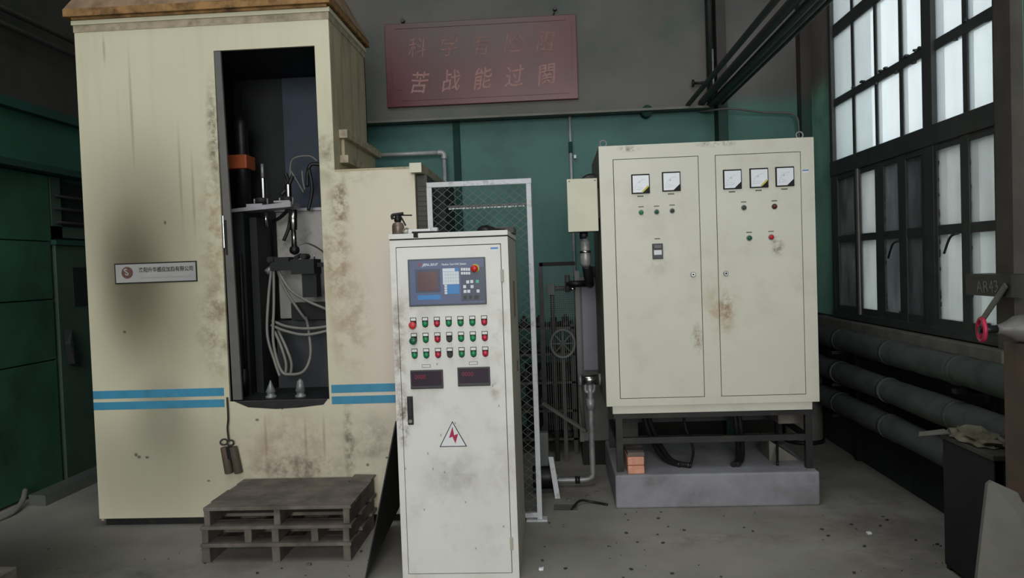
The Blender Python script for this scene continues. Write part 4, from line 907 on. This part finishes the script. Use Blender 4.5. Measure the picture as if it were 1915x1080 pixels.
cabs = [[(.62, 5.45, .62), (.66, 5.35, .42), (.74, 5.1, .26), (.86, 5.0, PZ + .018)], [(.60, 5.45, .62), (.63, 5.35, .4), (.70, 5.15, .26), (.8, 5.02, PZ + .018)],
        [(.86, 5.3, .62), (.87, 5.2, .45), (.9, 5.1, .32), (.86, 5.0, PZ + .012)], [(1.24, 5.4, .62), (1.24, 5.3, .4), (1.2, 5.1, .26), (1.14, 5.0, PZ + .018)],
        [(1.27, 5.4, .62), (1.27, 5.3, .4), (1.23, 5.12, .26), (1.17, 5.0, PZ + .018)], [(1.58, 5.4, .62), (1.52, 5.3, .42), (1.46, 5.1, .3), (1.43, 5.0, PZ + .012)]]
cl = ['outer of the thick black cables under the left door', 'inner of the thick black cables under the left door', 'thin black cable hanging near the middle of the stand', 'left of the paired black cables under the right door', 'right of the paired black cables under the right door', 'thin black cable sloping down at the right stand leg']
for i, p in enumerate(cabs): MB().tube(p, .009 if i in (2, 5) else .018, seg=8).build('power_cable', 'cable', label=cl[i], cat='cable', group='cables under the power cabinet')
MB().prism([(1.42, 5.15, PZ), (1.62, 5.15, PZ), (1.42, 5.15, PZ + .14)], (0, .25, 0)).build('concrete_wedge', 'sill', label='small concrete wedge behind the right stand leg', cat='wedge')
B(1.5, 1.66, 5.2, 5.5, .46, .52).build('timber_packer', 'wood', label='timber packer lying on the right side bar of the stand', cat='packer')

# ================================================================== right wall pipes
def lagpipe(x, z, r, y0, y1, lab):
    t_ = thing('heating_pipe', lab, 'pipe', (x, (y0 + y1) / 2, z), 'lagged heating pipes below the window')
    q = MB(); n = 30; prof = []
    for k in range(n + 1):
        f = k / n; prof.append((r * (1 + random.uniform(-.05, .06)), y0 + (y1 - y0) * f))
    rings = []
    for rr_, yy in prof:
        rings.append([q.bm.verts.new((x + rr_ * math.cos(2 * PI * k / 18), yy, z + rr_ * math.sin(2 * PI * k / 18))) for k in range(18)])
    for a_, b_ in zip(rings, rings[1:]):
        for k in range(18): f_ = q.bm.faces.new((a_[k], a_[(k + 1) % 18], b_[(k + 1) % 18], b_[k])); f_.smooth = True
    q.bm.faces.new(rings[0]); q.bm.faces.new(rings[-1][::-1]); q.build('lagging', 'lagging', t_)
    yy = y0 + .5
    while yy < y1 - .1:
        MB().cyl((x, yy, z), (x, yy + .04, z), r * 1.045).build('band', 'lagging', t_); yy += .85
lagpipe(2.21, .945, .082, 2.0, 6.8, 'thick dusty lagged pipe along the right wall, topmost of three')
lagpipe(2.19, .695, .082, 2.0, 6.8, 'thick dusty lagged pipe along the right wall, middle of three')
lagpipe(2.19, .455, .08, 2.0, 6.42, 'thick dusty lagged pipe along the right wall, lowest of three')
pb_ = None
for (y, lab_) in ((4.1, 'dark wall bracket under the lagged pipes near the bench'), (5.9, 'dark wall bracket under the lagged pipes near the corner stub')):
    pb_ = thing('pipe_rack_bracket', lab_, 'bracket', (2.3, y, 0))
    B(2.295, 2.329, y, y + .05, 0, 1.05).build('upright', 'darkmetal', pb_)
    for z in (.348, .587, .837): B(2.12, 2.295, y, y + .05, z, z + .025).build('arm', 'darkmetal', pb_)
cs = thing('concrete_stub', 'round pale concrete stub below the pipes at the window corner', 'stub', (2.12, 6.58, 0))
MB().cyl((2.12, 6.60, .03), (2.12, 6.60, .60), .155, seg=32, bev=.008).build('stub_body', 'sill', cs); MB().cyl((2.12, 6.60, 0), (2.12, 6.60, .03), .17, seg=32).build('base_ring', 'blacksteel', cs)

# overhead pipes
for (x, z, r, lab) in ((1.24, 2.985, .021, 'thin dark overhead pipe, leftmost of the sloping bundle'), (1.36, 3.0, .031, 'thick dark overhead pipe, second from left in the bundle'),
                       (1.428, 2.972, .026, 'dark overhead pipe, third from left in the bundle'), (1.49, 2.995, .031, 'thick dark overhead pipe, fourth from left in the bundle'), (1.54, 2.98, .012, 'thin dark overhead pipe, rightmost of the bundle')):
    MB().cyl((x, .2, z), (x, 6.80, z), r, seg=16).build('overhead_pipe', 'darkpipe', label=lab, cat='pipe', group='dark overhead pipes running to the back wall')
ep = thing('riser_pipe', 'dark vertical riser pipe with small tap on the upper back wall', 'pipe', (1.44, 6.78, 3.0))
MB().cyl((1.44, 6.78, 3.0), (1.44, 6.78, ZC), .03).build('pipe', 'darkpipe', ep)
MB().cyl((1.455, 6.74, 3.05), (1.455, 6.74, 3.45), .009, seg=8).build('thin_tube', 'dullsteel', ep)
MB().cyl((1.28, 6.74, 3.16), (1.42, 6.74, 3.16), .012).build('tap_stem', 'darkmetal', ep); MB().cyl((1.27, 6.74, 3.16), (1.285, 6.74, 3.16), .032).build('tap_wheel', 'darkmetal', ep)
cdt = thing('eye_conduit', 'thin grey conduit running along the back wall to the power cabinet corner', 'conduit', (1.9, 6.9, 2.9))
MB().tube([(1.33, 6.9 - .02, 3.05), (1.36, 6.9, 2.95), (1.45, 6.8, 2.93), (1.62, 6.78, 2.93), (1.9, 6.85, 2.9), (2.14, 6.85, 2.88), (2.2, 6.84, 2.84), (2.215, 6.84, 2.74), (2.215, 6.84, 2.4)], .009, seg=8).build('conduit_tube', 'greypaint', cdt)
wp = thing('elbow_pipe', 'galvanised elbow pipe leaving the cream machine toward the back wall', 'pipe', (-1.3, 6.5, 2.6))
MB().cyl((-1.72, 6.8, 2.66), (-.99, 6.8, 2.66), .019).build('pipe', 'galv', wp); MB().cyl((-.965, 6.8, 2.63), (-.965, 6.8, 1.2), .017).build('drop_pipe', 'galv', wp)
MB().tube([(-1.02, 6.8, 2.66), (-.985, 6.8, 2.657), (-.966, 6.8, 2.64), (-.965, 6.8, 2.6)], .026).build('elbow', 'galv', wp)
B(-1.7, -1.66, 6.8, 6.95, 2.64, 2.68).build('wall_clip', 'darkmetal', wp)
wc = thing('wall_conduit', 'thin vertical grey conduit on the green back wall above the junction box', 'conduit', (.19, 6.93, 1.5))
MB().cyl((.187, 6.9, 1.3), (.187, 6.9, 2.955), .013, seg=12).build('tube', 'galv', wc); B(.17, .205, 6.88, 6.95, 2.62, 2.72, bev=.003).build('clip', 'darkgreen', wc)
B(.215, .235, 6.9, 6.94, 2.57, 2.6).build('tag', 'whiteplate', wc)
MB().cyl((1.0 - .12, YB - .02, 2.955), (1.0 - .12, YB - .14, 2.955), .05).build('rail_boss', 'darkgreen', label='dark green round boss under the back wall rail', cat='boss')

# ================================================================== sign board
sg = thing('slogan_board', 'maroon board with two rows of faded Chinese brush lettering on the back wall', 'sign', (-.6, 6.83, 3.1))
B(-1.468, .270, 6.80, 6.858, 3.088, 3.84, bev=.004).build('board', 'sign', sg)
Ys = 6.7995
bl_ = MB()
bx0, bx1, bz0, bz1 = -1.415, .225, 3.14, 3.79
for (a_, b_) in (((bx0 + .08, bz0), (bx1 - .03, bz0)), ((bx0, bz0 + .13), (bx0, bz1 - .1)), ((bx1, bz0 + .12), (bx1, bz1 - .05)), ((bx0, bz0 + .13), (bx0 + .04, bz0 + .1)), ((bx0 + .04, bz0 + .1), (bx0 + .08, bz0 + .1)), ((bx0 + .08, bz0 + .1), (bx0 + .08, bz0)), ((bx0 + .05, bz1), (bx1 - .05, bz1))):
    bl_.bar((a_[0], Ys - .001, a_[1]), (b_[0], Ys - .001, b_[1]), .001, .009, up=(0, 1, 0))
bl_.build('border_line', 'signline', sg)
for i, ch in enumerate('科学有险阻'): text(ch, .2, (-1.18 + i * .29, Ys - .001, 3.60), 'signfaint', sg, 'brush_character', shear=.2, bold=0, sx=.85, wob=.016)
for i, ch in enumerate('苦战能过関'): text(ch, .205, (-1.18 + i * .29, Ys - .001, 3.285 + .004 * i), 'signtext', sg, 'brush_character', shear=.22, bold=.0015, sx=.85, wob=.016)
for (x, z) in ((-1.3, 3.87), (.085, 3.905)):
    MB().cyl((x, 6.86, z), (x, 6.8, z), .02).build('hanging_bolt', 'black', sg); MB().cyl((x, 6.83, z), (x - .015, 6.83, z - .06), .006, seg=8).build('hanging_wire', 'black', sg)

# ================================================================== right foreground
B(2.27, XR, 3.84, 3.98, 1.09, ZC).build('trim_8', 'column', kind='structure')
gp = thing('teal_riser_pipe', 'glossy teal vertical pipe at the right edge of the frame', 'pipe', (2.04, 3.25, 0))
MB().cyl((2.04, 3.25, 0), (2.04, 3.25, ZC), .055, seg=28).build('pipe', 'teal', gp)
for z in (1.42, 1.3): MB().cyl((2.04, 3.25, z), (2.04, 3.25, z + .02), .06, seg=28).build('collar', 'darkgreen', gp)
br = thing('marked_steel_bracket', 'grimy steel channel bracket with chalk marks in front of the window', 'bracket', (2.15, 3.85, 1.4))
B(2.16, 2.284, 3.69, 4.07, 1.462, 1.478).jitter(.003).build('top_flange', 'rack', br)
B(2.16, 2.175, 3.69, 4.07, 1.37, 1.462).build('web', 'rack', br)
B(2.16, 2.284, 3.675, 3.69, 1.37, 1.478).build('end_plate', 'rack', br)
text('AR43', .085, (2.158, 3.87, 1.415), 'rail', br, 'chalk_marks', rz=-90, wob=.03)
MB().bar((2.15, 3.70, 1.43), (2.13, 3.89, 1.23), .03, .008, up=(1, 0, 0)).build('brace', 'rail', br)
pl2 = thing('steel_post', 'brown grimy square post under the red handwheel valve', 'post', (1.92, 3.08, 0))
B(1.822, 2.02, 3.0, 3.16, .012, 1.225, bev=.004).build('post_body', 'pillar', pl2); B(1.80, 2.04, 2.98, 3.18, 0, .012).build('base_plate', 'pillar', pl2)
va = thing('handwheel_valve', 'grey pipe valve with small crimson handwheel on top of the brown post', 'valve', (1.9, 3.05, 1.225))
MB().lathe((1.745, 3.07, 1.285), [(.018, 0), (.022, .02), (.036, .05), (.05, .07), (.055, .1), (.05, .16), (.042, .2), (.042, .32)], 'X').build('valve_body', 'greypaint', va)
B(1.85, 1.97, 3.03, 3.11, 1.225, 1.25).build('saddle', 'darkmetal', va)
MB().cyl((1.682, 3.07, 1.285), (1.75, 3.07, 1.285), .016).build('stem', 'darkmetal', va)
q = MB(); rotw = Matrix.Rotation(math.radians(-12), 3, 'Z')
def wpt(r_, a_): v_ = rotw @ Vector((0, r_ * math.cos(a_), r_ * math.sin(a_))); return Vector((1.688, 3.07, 1.285)) + v_
q.tube([wpt(.044, k * PI / 9) for k in range(18)], .0085, seg=10, closed=True).build('handwheel', 'handwheel', va)
for k in range(3): MB().cyl(wpt(.0, 0), wpt(.042, k * 2 * PI / 3 + .4), .005, seg=8).build('spoke', 'handwheel', va)
MB().cyl((1.678, 3.071, 1.285), (1.703, 3.067, 1.285), .012).build('hub', 'darkmetal', va)
fb = MB().prism([(1.46, 2.80, 0), (2.1, 2.80, 0), (2.1, 2.955, .60), (1.80, 2.955, .61), (1.765, 2.955, .63), (1.75, 2.955, .665), (1.70, 2.955, .69), (1.655, 2.955, .712), (1.637, 2.952, .70)], (0, .018, 0))
fb.build('fibre_board', 'board', label='pale grey board with chipped corner leaning on the brown post', cat='board')
wbn = thing('dark_workbench', 'low dark bench in the shadow under the lagged pipes', 'bench', (1.97, 3.6, 0))
B(1.92, 2.09, 3.42, 3.88, .66, .685, bev=.003).build('bench_top', 'rack', wbn)
for (x, y) in ((1.935, 3.43), (2.04, 3.43), (1.935, 3.83), (2.04, 3.83)): B(x, x + .035, y, y + .035, 0, .66).build('leg', 'innerdark', wbn)
B(1.93, 2.08, 3.43, 3.87, .02, .655).build('shade_box', 'innerdark', wbn)  # black box filling in the deep shadow below the bench top
rgm = bmesh.new(); bmesh.ops.create_icosphere(rgm, subdivisions=3, radius=.11)
for v in rgm.verts:
    v.co = Vector((v.co.x * .8, v.co.y * 1.6, max(v.co.z, -.02) * .45)) * (1 + random.uniform(-.2, .2)) + Vector((2.0, 3.70, .70))
q = MB(); q.add(rgm); q.build('crumpled_rag', 'cloth', label='crumpled dirty rag on the dark bench below the window', cat='rag')
q = MB().prism([(1.92, 3.78, .70), (1.92, 3.84, .71), (1.83, 3.90, .68), (1.81, 3.87, .672)], (0, 0, .006)); q.jitter(.003).build('rag_strip', 'sill', label='pale torn strip sticking out from the crumpled rag', cat='strip')
MB().bar((1.22, 3.35, .008), (1.42, 2.95, .008), .012, .01).build('thin_rod', 'rack', label='thin dark rod lying on the floor in front of the plinth', cat='rod')
q = MB()
for k in range(420):
    x = random.uniform(-3.4, 2.1); y = random.uniform(2.6, 6.2); s_ = random.choice((.003, .004, .006, .009))
    if (x < -.84 and y > 4.6) or (-.86 < x < -.2 and 3.7 < y < 4.7) or (.3 < x < 1.7 and 4.8 < y < 5.9) or (.1 < x < .7 and y > 5.8): continue
    q.box(x - s_, x + s_, y - s_ * .7, y + s_ * .7, 0, s_ * .7, rot=Matrix.Rotation(random.uniform(0, 3), 3, 'Z'))
q.build('floor_grit', 'rack', label='dark grit and flakes scattered over the concrete floor', cat='grit', kind='stuff')

for o in S.objects:
    if '_w' in o: del o['_w']
